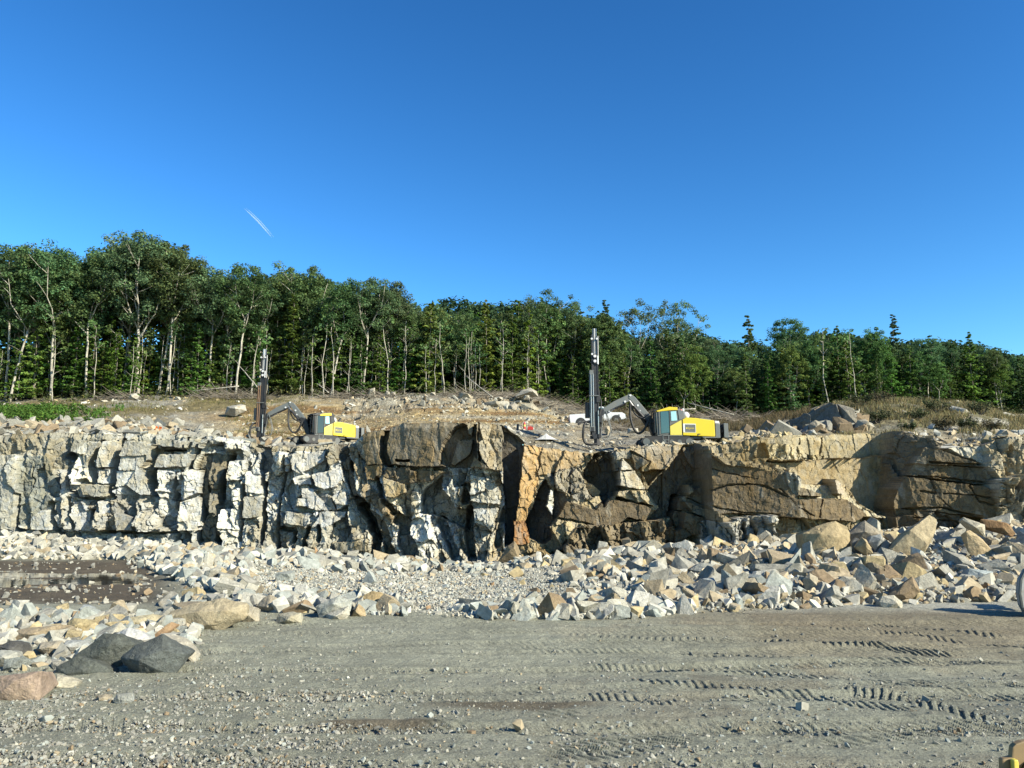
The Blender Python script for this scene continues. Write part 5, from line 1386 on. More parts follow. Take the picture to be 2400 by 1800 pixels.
# the wood beyond, one mass
nw_ = 7000
wpx = rng.uniform(-300, 2750, nw_); wY = rng.uniform(121, 138, nw_)
wX = (wpx - 1200) / F * wY / TD
wz0 = zterr(wX, wY)
wtop = CAMH + elev(np.interp(wpx, SKY[:, 0], SKY[:, 1]) + 26 + 14 * vnoise(wpx * .03, wpx * 0, 5)) * wY
wz = wz0 + (wtop - wz0) * rng.uniform(0, 1, nw_) ** .8
nl_ = 4200
lpx = rng.uniform(-300, 2750, nl_); lY = rng.uniform(110, 122, nl_); lX = (lpx - 1200) / F * lY / TD
wX = np.concatenate([wX, lX]); wY = np.concatenate([wY, lY]); wz = np.concatenate([wz, zterr(lX, lY) + 7 * rng.uniform(0, 1, nl_) ** 1.3]); nw_ += nl_
V, Fq, Cc = leaf_cloud(np.stack([wX, wY, wz], -1), rng.uniform(.9, 1.8, nw_), 26, .36, rng, base=(0.042, 0.078, 0.036))
tag(obj("woods", np_mesh("woods", V, Fq, M['leaf'], Cc)), "dense dark green wood closing the view behind the tree rows", "woods", kind="stuff")
# dark undergrowth
nu = 900
upx = rng.uniform(-200, 2650, nu); uY = np.interp(upx, [0, 300, 700, 1000, 1300, 1600, 1900, 2150, 2400], [97, 97, 97.5, 99, 102, 100, 96, 98, 102]) + rng.uniform(-2.5, 9, nu)
uX = (upx - 1200) / F * uY / TD
V, Fq, Cc = leaf_cloud(np.stack([uX, uY, zterr(uX, uY) + rng.uniform(0, 1.0, nu)], -1), rng.uniform(.5, 1.1, nu), 13, .18, rng, base=(0.083, 0.094, 0.038))
tag(obj("undergrowth", np_mesh("undergrowth", V, Fq, M['leaf'], Cc)), "low dull green undergrowth along the forest edge", "undergrowth", kind="stuff")
# fern patch on the left bench
nf = 850
fpx = rng.uniform(-150, 300, nf); fY = rng.uniform(71, 84, nf)
k = (fbm(fpx * .012, fY * .25, 821) > -.12) & (fpx < 150 + 150 * rng.uniform(0, 1, nf) ** 2)
fpx, fY = fpx[k], fY[k]; fX = (fpx - 1200) / F * fY / TD
V, Fq, Cc = leaf_cloud(np.stack([fX, fY, zterr(fX, fY) + rng.uniform(.1, .75, len(fX))], -1), rng.uniform(.35, .7, len(fX)), 22, .13, rng, base=(0.075, 0.143, 0.026))
tag(obj("ferns", np_mesh("ferns", V, Fq, M['leaf'], Cc)), "bright green ferns and seedlings on the bench at the left", "ferns", kind="stuff")
# dry grass blades
def blades(name, label, px, Y, hmin, hmax, base):
    X = (px - 1200) / F * Y / TD
    yr = np.interp(X / Y, rq, rs); k = Y > yr + .3
    X, Y = X[k], Y[k]; n = len(X)
    z = zterr(X, Y) - .04
    h = rng.uniform(hmin, hmax, n); a = rng.uniform(0, 6.28, n); w_ = rng.uniform(.02, .05, n)
    ln = rng.normal(0, .35, (n, 2)) * h[:, None]
    dx, dy = np.cos(a) * w_, np.sin(a) * w_
    V = np.stack([np.stack([X - dx, Y - dy, z], -1), np.stack([X + dx, Y + dy, z], -1), np.stack([X + ln[:, 0], Y + ln[:, 1], z + h], -1)], 1).reshape(-1, 3)
    c = np.array(base)[None] * rng.uniform(.6, 1.4, (n, 1)) * np.stack([rng.uniform(.9, 1.25, n), np.ones(n), rng.uniform(.8, 1.2, n)], -1)
    tag(obj(name, np_mesh(name, V, np.arange(n * 3).reshape(n, 3), M['grass'], np.repeat(c, 3, 0))), label, "grass", kind="stuff")
n = 60000; px = rng.uniform(1960, 2700, n); Y = rng.uniform(47, 84, n)
k = (fbm(px * .010, Y * .22, 831) + .25 * sstep(56, 66, Y) > -.05) & (Y > 50 + 8 * rng.uniform(0, 1, n) * (px > 2150))
blades("dry_grass", "dry olive brown grass covering the mound on the right", px[k], Y[k], .15, .55, (.165, .15, .072))
n = 16000; px = rng.uniform(-200, 720, n); Y = rng.uniform(74, 97, n)
k = fbm(px * .012, Y * .15, 832) > .0
blades("bank_grass", "thin olive grass on the bank below the trees at the left", px[k], Y[k], .1, .4, (.11, .11, .04))
n = 26000; px = rng.uniform(1400, 1900, n); Y = rng.uniform(72, 99, n)
k = fbm(px * .012, Y * .15, 833) > -.15
blades("brush_grass", "brown weeds on the slope behind the right drill rig", px[k], Y[k], .2, .8, (.10, .085, .045))
# low shrubs on the mound
def shrub(px, Y, h, label, seed, base=(.05, .055, .025)):
    r = random.Random(seed); rg = np.random.default_rng(seed)
    x = (px - 1200) / F * Y / TD; z = float(zterr(np.array([x]), np.array([Y]))[0])
    e = empty("shrub", (x, Y, z)); tag(e, label, "shrub", "low shrubs on the mound and slope")
    m = MB(); cen = []
    for k in range(16):
        a = r.uniform(0, 6.28); o = Vector((math.cos(a) * h * r.uniform(.3, 1.1), math.sin(a) * h * .6, h * r.uniform(.5, 1.0)))
        m.tube(wob((0, 0, -.1), o, 3, .2, r), lin(.025, .008, 3), 3, cap=False); cen += [o, o * .7]
    m.build("stems", M['twig'], e)
    V, Fq, Cc = leaf_cloud(cen, [h * .28] * len(cen), 22, .07, rg, base=base)
    link(bpy.data.objects.new("leaves", np_mesh("leaves", V, Fq, M['grass'], Cc)), e)
SHP = [(1985, 60, .9, "on the crest right of the highest shaded rock shoulder"), (2020, 63, 1.0, "second along the crest from the shaded rock shoulder"), (2058, 57, .8, "left of the rounded white outcrop"), (2075, 64, 1.1, "behind the rounded white outcrop"),
       (2150, 58, .8, "below the tan outcrop on the mound"), (2195, 61, 1.1, "between the tan outcrop and the angular white outcrop"), (2215, 55, .9, "in front of the angular white outcrop"), (2262, 56, .8, "right below the angular white outcrop"),
       (2300, 62, 1.0, "right of the angular white outcrop on the crest"), (2330, 55, .8, "above the white boulder split by a crack"), (2130, 53, .6, "on the lip right of the shaded corner")]
for i, (px, Y, h, w_) in enumerate(SHP):
    shrub(px, Y, h, "low brownish shrub " + w_, 60 + i, (.075, .065, .035) if i % 3 == 0 else (.05, .06, .026))
# brush heaps and fallen stems
def brush(px, Y, wid, hgt, n, label, seed, mat='twig', dirx=0.0):
    r = random.Random(seed)
    X = (px - 1200) / F * Y / TD; z = float(zterr(np.array([X]), np.array([Y]))[0])
    m = MB()
    for i in range(n):
        x = r.uniform(-.5, .5) * wid; y = r.uniform(-1.2, 1.2)
        a = r.uniform(-.5, .5) + (math.pi if r.random() < .5 else 0); L = r.uniform(.6, 2.4)
        hh = hgt * (1 - (2 * x / wid) ** 2) * r.uniform(.0, .9)
        p0 = Vector((x, y, hh * .5)); p1 = p0 + Vector((math.cos(a) * L, r.uniform(-.5, .5), r.uniform(-.1, .75) * L))
        m.tube(wob(p0, p1, 3, .16, r), lin(r.uniform(.02, .045), .008, 3), 3, cap=False)
    o = m.build("brush_pile", M[mat]); o.location = (X, Y, z)
    tag(o, label, "brush pile", "brush piles along the forest edge")
brush(560, 94, 9, 1.6, 190, "grey brush heap left of the left drill mast", 1)
brush(505, 95, 6, 1.2, 110, "small brush heap between the tall trunks left of the left mast", 2)
brush(850, 95, 10, 1.8, 220, "grey brush heap behind the squarish pale boulder", 3)
brush(1110, 95, 11, 2.2, 260, "big grey brush heap behind the broken tan slab", 4)
brush(1210, 96, 8, 1.6, 160, "brush heap left of the large pale ledge boulder", 5)
brush(1300, 93, 8, 1.9, 190, "brush heap behind the white pickup's tail", 6)
brush(1330, 89, 5, 1.3, 120, "small grey brush heap just above the white pickup's bed", 16)
brush(1640, 90, 9, 1.8, 220, "brown brush heap behind the right rig's hood", 7)
brush(1720, 92, 9, 2.0, 220, "reddish brown brush heap behind the right rig's tail", 8)
brush(1500, 88, 6, 1.5, 130, "brush heap behind the right rig's boom", 9)
brush(1450, 72, 2.6, .9, 90, "dark low bush tangle under the pickup's front bumper", 10)
brush(280, 95, 7, .9, 110, "low brush heap beside the big white boulder on the left", 11)
def fallen(p0, p1, Y0, Y1, rad, label, seed):
    r = random.Random(seed)
    a = Vector(at(*p0, Y0)); b = Vector(at(*p1, Y1))
    m = MB(); q = wob(a, b, 6, .06, r); m.tube([p - a for p in q], lin(rad, rad * .35, 6), 6)
    for k in range(5):
        j = r.randint(2, 5); m.tube([q[j] - a, q[j] - a + Vector((r.uniform(-.6, .6), r.uniform(-.4, .4), r.uniform(.1, .8)))], [rad * .3, rad * .1], 4)
    o = m.build("fallen_stem", M['bark'], smooth=True); o.location = a
    tag(o, label, "fallen stem", "fallen stems at the forest edge")
fallen((610, 915), (555, 850), 94, 97, .10, "leaning dead stem with its top to the left beside the left mast", 30)
fallen((1155, 931), (1090, 878), 93.5, 97, .09, "bare stem sloping down to the right out of the big brush heap", 31)
fallen((1720, 972), (1612, 945), 91, 94, .10, "long pale fallen stem behind the right rig's hood", 32)
fallen((560, 905), (450, 918), 94.5, 94.5, .09, "fallen trunk lying flat on the bank left of the left mast", 33)
fallen((770, 920), (742, 898), 94, 95, .09, "short dead stem leaning left above the left rig's hood", 34)
fallen((1630, 958), (1520, 966), 92, 92, .08, "thin fallen stem above the right rig's cab roof", 35)
# ------------------------------------------------------------------ drill rigs
def text_mesh(name, body, size, mat, depth=.004):
    cu = bpy.data.curves.new(name, 'FONT'); cu.body = body; cu.size = size; cu.extrude = depth; cu.align_x = 'LEFT'
    o = bpy.data.objects.new(name, cu); COL.objects.link(o)
    bpy.context.view_layer.update()
    me = bpy.data.meshes.new_from_object(o.evaluated_get(bpy.context.evaluated_depsgraph_get()))
    bpy.data.objects.remove(o)
    me.name = name; me.materials.clear(); me.materials.append(mat)
    return me
SS = 53 / F
def lx(px): return (px - 1560) * SS
def lz(py): return (1045 - py) * SS
def PP(pts): return [(lx(a), lz(b)) for a, b in pts]
def drill_rig(loc, rz, yaw, dark, label):
    root = empty("drill_rig", loc, rz)
    tag(root, label, "drill rig", "tracked drill rigs on the bench")
    Mt = M
    # crawler tracks
    for y0 in (-1.25, .75):
        m = MB()
        pr = [(1496, 1037), (1500, 1030), (1510, 1026), (1605, 1026), (1615, 1030), (1618, 1037), (1612, 1044), (1602, 1048), (1512, 1048), (1500, 1044)]
        m.prism(PP(pr), y0, y0 + .5)
        n = 30
        for i in range(n):
            px_ = 1508 + (1606 - 1508) * i / (n - 1)
            m.box((lx(px_), y0 + .25, lz(1025.4)), (.06, .52, .05)); m.box((lx(px_), y0 + .25, lz(1048.4)), (.06, .52, .05))
        t = m.build("track", Mt['rubber'], root)
        for px_ in (1508, 1530, 1548, 1566, 1584, 1606):
            r_ = .24 if px_ in (1508, 1606) else .15
            MB().tube([(lx(px_), y0 - .03, lz(1038)), (lx(px_), y0 + .53, lz(1038))], r_, 12).build("track_wheel", Mt['grey'], t)
    m = MB(); m.box((lx(1560), 0, lz(1031)), (2.5, 1.5, .35)); m.box((lx(1560), -.1, lz(1024)), (1.2, 1.2, .3))
    m.build("undercarriage", Mt['black'], root)
    m = MB(); m.prism(PP([(1534, 1022.5), (1592, 1022.5), (1592, 1027), (1534, 1027)]), -1.18, 1.15); m.prism(PP([(1592, 1025.5), (1640, 1025.5), (1634, 1031), (1592, 1031)]), -1.0, 1.0)
    m.build("deck", Mt['grey'], root, .02)
    # cab
    cw0, cw1 = -1.15, .25
    cab = MB()
    out = [(1534, 1022), (1532, 970), (1538, 964), (1581, 962), (1596, 966), (1599, 984), (1590, 989), (1563, 1001), (1563, 1022)]
    cab.prism(PP(out), cw0 + .03, cw1)
    cabo = cab.build("cab", Mt['black'] if dark else Mt['grey'], root, .02)
    fy = cw0
    def panel(name, pts, mat, par, y=fy, th=.035, bev=.008):
        m = MB(); m.prism(PP(pts), y - th / 2 + .012, y + .03); return m.build(name, Mt[mat], par, bev)
    panel("side_window", [(1542.5, 968), (1561, 967), (1562, 1017), (1543, 1019)], 'glass_black' if dark else 'glass', cabo)
    panel("rear_window", [(1566.5, 968), (1578.5, 967), (1580.5, 989), (1567, 990)], 'glass_pale', cabo)
    panel("cab_door_frame", [(1563.2, 966), (1565.4, 966), (1565, 1000), (1563.2, 1003)], 'grey', cabo, th=.06)
    panel("corner_post", [(1537.5, 968), (1541, 968), (1541.8, 1021), (1538.4, 1021)], 'grey', cabo, th=.08)
    m = MB(); m.prism(PP([(1535, 969), (1535.6, 969), (1535.8, 1016), (1535, 1016)]), cw0 + .12, cw1 - .1)
    m2 = MB(); m2.box((lx(1532) - .012, (cw0 + cw1) / 2, lz(994)), (.03, 1.15, 1.3)); m2.build("windscreen", Mt['glass_black' if dark else 'glass'], cabo, .01)
    panel("rear_quarter", [(1582.5, 964.5), (1594.5, 967), (1598, 983), (1585.5, 988)], 'black' if dark else 'midgrey', cabo)
    if dark:
        m = MB(); m.prism(PP([(1531, 966), (1540, 959), (1588, 956), (1596, 962), (1596, 966), (1540, 968)]), cw0 - .02, cw1 + .02); m.build("cab_roof", Mt['black'], cabo, .03)
        panel("roof_trim", [(1548, 965), (1556, 961), (1585, 957), (1586, 964.5), (1550, 967.5)], 'yellow', cabo, y=cw0 - .03)
    else:
        m = MB(); m.prism(PP([(1533, 966.5), (1563, 957), (1582, 958.5), (1582, 965), (1564, 965.5), (1535, 969)]), cw0 - .03, cw1 + .03); m.build("cab_roof", Mt['yellow'], cabo, .03)
    m = MB()
    for yy in (cw0 + .05, cw0 + .5, cw1 - .2): m.tube([(lx(1529), yy, lz(1018)), (lx(1528), yy, lz(985)), (lx(1530), yy, lz(966)), (lx(1536), yy, lz(963))], .035, 6)
    m.tube([(lx(1528), cw0 + .05, lz(992)), (lx(1528), cw1 - .2, lz(992))], .03, 6)
    m.tube([(lx(1529.5), cw0 + .05, lz(965)), (lx(1529.5), cw1 - .2, lz(965))], .05, 6)
    m.build("cab_guard", Mt['black'], cabo)
    MB().tube([(lx(1563), -.4, lz(957)), (lx(1562.3), -.4, lz(948))], .018, 5).build("antenna", Mt['black'], cabo)
    MB().tube([(lx(1597), -.2, lz(968)), (lx(1597), -.2, lz(963))], .10, 8).ball((lx(1597), -.2, lz(962.5)), .10, 8, 6).build("beacon", Mt['red'], root)
    MB().box((lx(1603), -.1, lz(961)), (.14, .2, .22)).build("work_lamp", Mt['white'], root, .02)
    # engine house
    h = MB(); h.prism(PP([(1563.4, 1002), (1590.4, 987.6), (1590.4, 1023), (1563.4, 1023)]), -1.19, 1.1); h.build("side_cover", Mt['yellow2'], root, .025)
    h = MB(); h.prism(PP([(1592.6, 986.5), (1602, 982), (1622, 983), (1666, 989), (1667, 1024.5), (1665, 1026.5), (1592.6, 1023.2)]), -1.2, 1.15)
    eh = h.build("engine_hood", Mt['yellow'], root, .04)
    MB().prism(PP([(1591, 988), (1592.2, 987.4), (1592.2, 1024), (1591, 1024)]), -1.17, 1.1).build("seam_post", Mt['black'], root)
    MB().prism(PP([(1626.5, 1019.5), (1633, 1019.5), (1633, 1021), (1628, 1021), (1628, 1024), (1626.5, 1024)]), -1.225, -1.18).build("latch", Mt['black'], eh)
    # badge with its lettering
    m = MB(); m.prism(PP([(1593.4, 996.2), (1622.6, 996.8), (1622.6, 1016.8), (1593.4, 1016.4)]), -1.212, -1.19); bd = m.build("badge_surround", Mt['white'] if not dark else Mt['yellow2'], eh)
    m = MB(); m.prism(PP([(1598.2, 998.2), (1621.6, 998.7), (1621.6, 1015.7), (1598.2, 1015.3)]), -1.224, -1.2); pn = m.build("badge_panel", Mt['grey'], bd)
    tx = obj("lettering", text_mesh("lettering", "Epiroc", .185, Mt['yellow2']), pn)
    tx.location = (lx(1603.5), -1.231, lz(1009.2)); tx.rotation_euler = (R(90), 0, 0); tx.scale = (.92, 1.15, 1)
    m = MB(); m.tube([(lx(1601.3), -1.223, lz(1006.8)), (lx(1601.3), -1.232, lz(1006.8))], .055, 6); m.build("emblem", Mt['yellow2'], pn)
    m = MB(); m.prism(PP([(1668, 996.4), (1678.4, 997), (1679, 1029.5), (1640, 1029.5), (1636, 1026.2), (1668, 1026.2)]), -1.17, 1.12); m.build("rear_cover", Mt['midgrey'], root, .03)
    m = MB(); m.prism(PP([(1667.4, 989.4), (1677, 990.2), (1679, 996.6), (1667.6, 995.6)]), -1.15, 1.1); m.build("rear_corner", Mt['white'], root, .03)
    m = MB(); m.prism(PP([(1689, 994.5), (1699, 995.5), (1699, 1029), (1689, 1028)]), -1.05, 1.0); rd = m.build("rear_guard", Mt['midgrey'], root, .02)
    m = MB()
    for zz in (999, 1004, 1009, 1014, 1019, 1024):
        m.box((lx(1699.4), 0, lz(zz)), (.03, 1.8, .07))
    m.build("grille", Mt['black'], rd)
    m = MB()
    r = random.Random(3)
    for i in range(9):
        z0 = 997 + i * 3.4
        m.tube([(lx(1679), r.uniform(-1, -.2), lz(z0)), (lx(1684), r.uniform(-1.1, -.4), lz(z0 + r.uniform(-3, 3))), (lx(1690), r.uniform(-1, .2), lz(z0 + r.uniform(-2, 2)))], r.uniform(.04, .1), 6)
    m.box((lx(1684), -.2, lz(1012)), (.18, 1.1, .8))
    m.build("rear_pipes", Mt['black'], root)
    MB().ball((lx(1607), -.35, lz(974.5)), 8.6 * SS, 18, 12).build("receiver_tank", Mt['white'], root, smooth=True)
    m = MB(); m.prism(PP([(1638, 981), (1662, 983.5), (1663, 987.5), (1636, 984.5)]), -.7, .5); m.build("hood_vent", Mt['midgrey'], root, .01)
    if dark:
        m = MB(); m.prism(PP([(1622, 980), (1632, 966), (1634, 966), (1634, 970), (1627, 981)]), -.3, -.1); m.build("exhaust_pipe", Mt['black'], root)
        m = MB(); m.tube([(lx(1669), -.8, lz(990)), (lx(1669), -.8, lz(977))], .02, 6); m.tube([(lx(1669), -.8, lz(977)), (lx(1669), -.8, lz(975))], [.1, .08], 10); m.build("satellite_antenna", Mt['white'], root)
    m = MB()
    for px_ in (1546, 1559): m.box((lx(px_), -1.22, lz(1033)), (.05, .12, 20 * SS))
    for py_ in (1024, 1034, 1041): m.box((lx(1552.5), -1.22, lz(py_)), (13 * SS, .14, .045))
    m.build("ladder", Mt['midgrey'], root)
    # boom and mast, swung about the boom foot
    px0 = lx(1536)
    Ry = Matrix.Rotation(yaw, 3, 'Z')
    def sw(m):
        m.v = [tuple(Ry @ (Vector(p) - Vector((px0, .1, 0))) + Vector((px0, .1, 0))) for p in m.v]; return m
    m = MB(); m.prism(PP([(1542, 1022), (1536, 1024), (1528, 1018), (1516, 985), (1507, 975), (1514, 970), (1526, 974), (1534, 990)]), -.22, .42); sw(m).build("boom_foot", Mt['black'], root, .02)
    m = MB(); m.prism(PP([(1526, 974), (1513, 976), (1499, 962), (1474, 931), (1477, 924), (1482, 924), (1490, 930), (1508, 952)]), -.16, .36); bo = sw(m).build("boom", Mt['midgrey'], root, .025)
    m = MB(); m.prism(PP([(1482, 924), (1476, 923), (1440, 940), (1413, 957), (1409, 966), (1418, 967), (1446, 953), (1478, 939)]), -.13, .33); fa = sw(m).build("forearm", Mt['midgrey'], root, .025)
    for c in (((1479, 926), bo), ((1496, 950), bo), ((1500, 963), bo), ((1466, 941), fa)):
        m = MB(); m.tube([(lx(c[0][0]), -.2, lz(c[0][1])), (lx(c[0][0]), .4, lz(c[0][1]))], .075, 10); sw(m).build("pivot_pin", Mt['white'], c[1])
    m = MB(); m.tube([(lx(1476), -.3, lz(939)), (lx(1488), -.3, lz(956))], .045, 8); sw(m).build("piston_rod", Mt['chrome'], bo)
    m = MB(); m.tube([(lx(1485), -.3, lz(951)), (lx(1508), -.3, lz(978))], .11, 8); m.tube([(lx(1494), .2, lz(958)), (lx(1520), .2, lz(1000))], .12, 8); sw(m).build("boom_cylinder", Mt['black'], root)
    m = MB(); m.tube([(lx(1468), -.05, lz(945)), (lx(1442), -.05, lz(957))], .07, 8); sw(m).build("arm_cylinder", Mt['black'], fa)
    m = MB(); m.tube([(lx(1442), -.05, lz(957)), (lx(1424), -.05, lz(969))], .035, 8); sw(m).build("piston_rod", Mt['chrome'], fa)
    m = MB(); m.prism(PP([(1416, 960), (1405, 958), (1401, 972), (1404, 990), (1410, 992), (1412, 975), (1420, 968)]), -.3, .3); m.prism(PP([(1404, 968), (1411, 972), (1409, 1000), (1403, 1000)]), -.12, .12); sw(m).build("mast_bracket", Mt['black'], root, .015)
    # feed mast
    m = MB()
    m.prism(PP([(1390, 831), (1403, 831), (1403, 1018), (1390, 1018)]), -.26, .10)
    m.prism(PP([(1388.5, 780), (1391, 780), (1391, 1010), (1388.5, 1010)]), -.30, .15); m.prism(PP([(1401, 784), (1403.5, 784), (1403.5, 1022), (1401, 1022)]), -.30, .15)
    mast = sw(m).build("feed_mast", Mt['black'], root, .01)
    m = MB(); m.prism(PP([(1391.5, 766), (1400.6, 766), (1400.6, 838), (1391.5, 838)]), -.12, .12); sw(m).build("mast_extension", Mt['black'], mast)
    for px_ in (1392.8, 1396.2, 1399.6):
        m = MB(); m.tube([(lx(px_), -.2, lz(765)), (lx(px_), -.2, lz(832))], .035, 6); sw(m).build("rail", Mt['chrome'] if px_ != 1396.2 else Mt['white'], mast)
    m = MB(); m.tube([(lx(1404.4), -.15, lz(783)), (lx(1404.4), -.15, lz(852))], .025, 6); m.tube([(lx(1402), -.36, lz(832)), (lx(1402), -.36, lz(852))], .05, 6); sw(m).build("wire_guide", Mt['white'], mast)
    for c in ((1395.8, 833), (1395.8, 845), (1389, 791), (1401, 791), (1389.4, 828)):
        rr = .105 if c[0] == 1395.8 else .07
        m = MB(); m.tube([(lx(c[0]), -.40, lz(c[1])), (lx(c[0]), -.27, lz(c[1]))], rr, 12); sw(m).build("pulley", Mt['white'], mast)
    for c in ((1395.8, 833), (1395.8, 845)):
        m = MB(); m.tube([(lx(c[0]), -.36, lz(c[1])), (lx(c[0]), -.26, lz(c[1]))], .17, 14); sw(m).build("pulley_wheel", Mt['black'], mast)
    # rod carousel
    m = MB(); m.box((lx(1387), -.25, lz(872)), (9 * SS, .35, .3)); m.box((lx(1388), -.25, lz(1006)), (11 * SS, .35, .35)); m.box((lx(1392), -.3, lz(928)), (22 * SS, .3, .06)); ca = sw(m).build("rod_rack", Mt['midgrey'], mast, .01)
    for i, px_ in enumerate((1382.6, 1385.2, 1388.0, 1390.4)):
        m = MB(); m.tube([(lx(px_), -.34 - .05 * (i % 2), lz(874)), (lx(px_), -.34 - .05 * (i % 2), lz(1004))], .04, 7); sw(m).build("drill_rod", Mt['rust'] if dark and i != 2 else (Mt['chrome'] if i in (1, 3) else Mt['midgrey']), ca)
    m = MB(); m.tube([(lx(1401.5), -.34, lz(963)), (lx(1401.5), -.34, lz(1018))], .045, 7); sw(m).build("drill_steel", Mt['chrome'], mast)
    m = MB(); m.box((lx(1377.5), .05, lz(961)), (10 * SS, .5, 36 * SS)); sw(m).build("hose_drum", Mt['grey'] if dark else Mt['black'], mast, .03)
    m = MB(); r = random.Random(8)
    for i in range(16): m.box((lx(r.uniform(1386, 1404)), r.uniform(-.4, .1), lz(r.uniform(1004, 1034))), (r.uniform(.08, .3), r.uniform(.1, .3), r.uniform(.1, .35)))
    m.box((lx(1396), -.1, lz(1022)), (9 * SS, .34, 34 * SS)); m.box((lx(1399), -.15, lz(970)), (7 * SS, .2, 110 * SS)); m.box((lx(1402), -.15, lz(935)), (8 * SS, .4, .5)); m.box((lx(1404), -.15, lz(920)), (4 * SS, .3, .3))
    sw(m).build("drill_head", Mt['black'], mast, .01)
    m = MB(); m.tube([(lx(1399), -.2, lz(1028)), (lx(1399), -.2, lz(1044))], [.12, .26], 10); sw(m).build("dust_hood", Mt['rubber'], mast)
    m = MB(); m.tube([(lx(1402), -.2, lz(1020)), (lx(1402), -.2, lz(1046))], .06, 8); sw(m).build("drill_bit", Mt['midgrey'], mast)
    def hose(pts, rad, mat='rubber', y=-.3):
        P = [Vector((lx(a), y + .08 * math.sin(i * 1.7), lz(b))) for i, (a, b) in enumerate(pts)]
        out = []
        for i in range(len(P) - 1):
            p0, p1, p2, p3 = P[max(i - 1, 0)], P[i], P[i + 1], P[min(i + 2, len(P) - 1)]
            for k in range(6):
                t = k / 6
                out.append(.5 * ((2 * p1) + (p2 - p0) * t + (2 * p0 - 5 * p1 + 4 * p2 - p3) * t * t + (3 * p1 - p0 - 3 * p2 + p3) * t ** 3))
        out.append(P[-1])
        m = MB(); m.tube(out, rad, 7); return sw(m).build("hose", M[mat], root, smooth=True)
    hose([(1385, 988), (1376, 989), (1369, 996), (1366, 1010), (1366, 1028), (1372, 1040), (1383, 1043), (1396, 1041)], .085)
    hose([(1382, 992), (1372, 988), (1362, 990), (1354, 997)], .07) if not dark else hose([(1380, 1000), (1368, 1004), (1362, 1020), (1368, 1036)], .06, 'midgrey')
    hose([(1477, 944), (1477, 965), (1478, 985), (1484, 1006), (1494, 1016), (1505, 1012), (1514, 998), (1519, 984)], .085, y=-.35)
    hose([(1480, 945), (1484, 962), (1494, 976), (1508, 982), (1520, 990)], .06, y=-.3)
    hose([(1416, 962), (1412, 990), (1408, 1018), (1414, 1030), (1424, 1028), (1429, 1016)], .028, 'midgrey')
    hose([(1418, 962), (1424, 985), (1430, 1008), (1426, 1022), (1414, 1026), (1406, 1018)], .028, 'grey')
    hose([(1420, 965), (1428, 988), (1433, 1012)], .03, 'midgrey')
    hose([(1404, 925), (1409, 940), (1408, 960), (1404, 975)], .05)
    return root
drill_rig(at(1560, 1045, 53.2), 0.0, 0.0, False, "nearer yellow and grey tracked drill rig on the right of the bench, mast upright")
drill_rig(at(742, 1038, 67.5), R(40), R(-40), True, "farther yellow drill rig with black cab roof on the left of the bench, mast upright")
# ------------------------------------------------------------------ pickup
def pickup():
    Yp = 79.0; s = Yp / F
    base = at(1402, 1000, Yp)
    root = empty("pickup_truck", base, 0); root.rotation_euler = (0, R(-4.5), 0)
    tag(root, "white pickup truck parked on the slope behind the right drill mast", "pickup truck")
    m = MB()
    m.prism([(-2.9, .55), (-2.95, 1.30), (-2.9, 1.38), (-.75, 1.36), (-.72, 1.30), (1.0, 1.32), (2.45, 1.20), (2.72, 1.02), (2.78, .62), (2.6, .48), (-2.8, .48)], -.95, .95)
    body = m.build("body", M['white'], root, .06)
    m = MB(); m.prism([(-.70, 1.25), (-.55, 1.92), (-.35, 1.98), (.55, 1.97), (1.45, 1.28)], -.82, .82); cabp = m.build("cab", M['white'], root, .05)
    for y0, y1 in ((-.845, -.80), (.80, .845)):
        m = MB(); m.prism([(-.48, 1.36), (-.40, 1.84), (.05, 1.88), (.05, 1.36)], y0, y1); m.build("rear_window", M['glass'], cabp)
        m = MB(); m.prism([(.12, 1.36), (.12, 1.88), (.5, 1.86), (1.12, 1.36)], y0, y1); m.build("front_window", M['glass'], cabp)
    m = MB(); m.prism([(.62, 1.93), (.66, 1.95), (1.42, 1.36), (1.38, 1.33)], -.72, .72); m.build("windscreen", M['glass'], cabp)
    m = MB(); m.prism([(-2.75, 1.2), (-.85, 1.2), (-.85, 1.395), (-2.75, 1.395)], -.80, .80); m.build("bed_floor", M['black'], root)
    for x in (-1.85, 1.78):
        for y in (-.98, .70):
            m = MB(); m.tube([(x, y, .42), (x, y + .28, .42)], .42, 18); w_ = m.build("wheel", M['rubber'], root)
            MB().tube([(x, y - .015, .42), (x, y + .295, .42)], .24, 14).build("rim", M['midgrey'], w_)
        for y in (-.968, .955):
            m = MB(); m.tube([(x, y, .47), (x, y + .012, .47)], .52, 18); m.build("wheel_arch", M['black'], body)
    for y in (-.72, .72):
        MB().box((2.70, y, .88), (.14, .34, .20)).build("headlight", M['glass_pale'], root, .02)
        MB().box((-2.94, y * 1.15, 1.05), (.06, .18, .36)).build("tail_light", M['red'], root, .01)
    MB().box((2.80, 0, .60), (.10, 1.8, .22)).build("front_bumper", M['midgrey'], root, .02)
    MB().box((-2.98, 0, .55), (.12, 1.8, .22)).build("rear_bumper", M['black'], root, .02)
    MB().box((1.02, -1.02, 1.38), (.12, .18, .2)).build("mirror", M['black'], root, .02)
    m = MB(); m.tube([(2.1, -.962, .92), (2.1, -.950, .92)], .11, 10); m.build("emblem", M['midgrey'], body)
pickup()
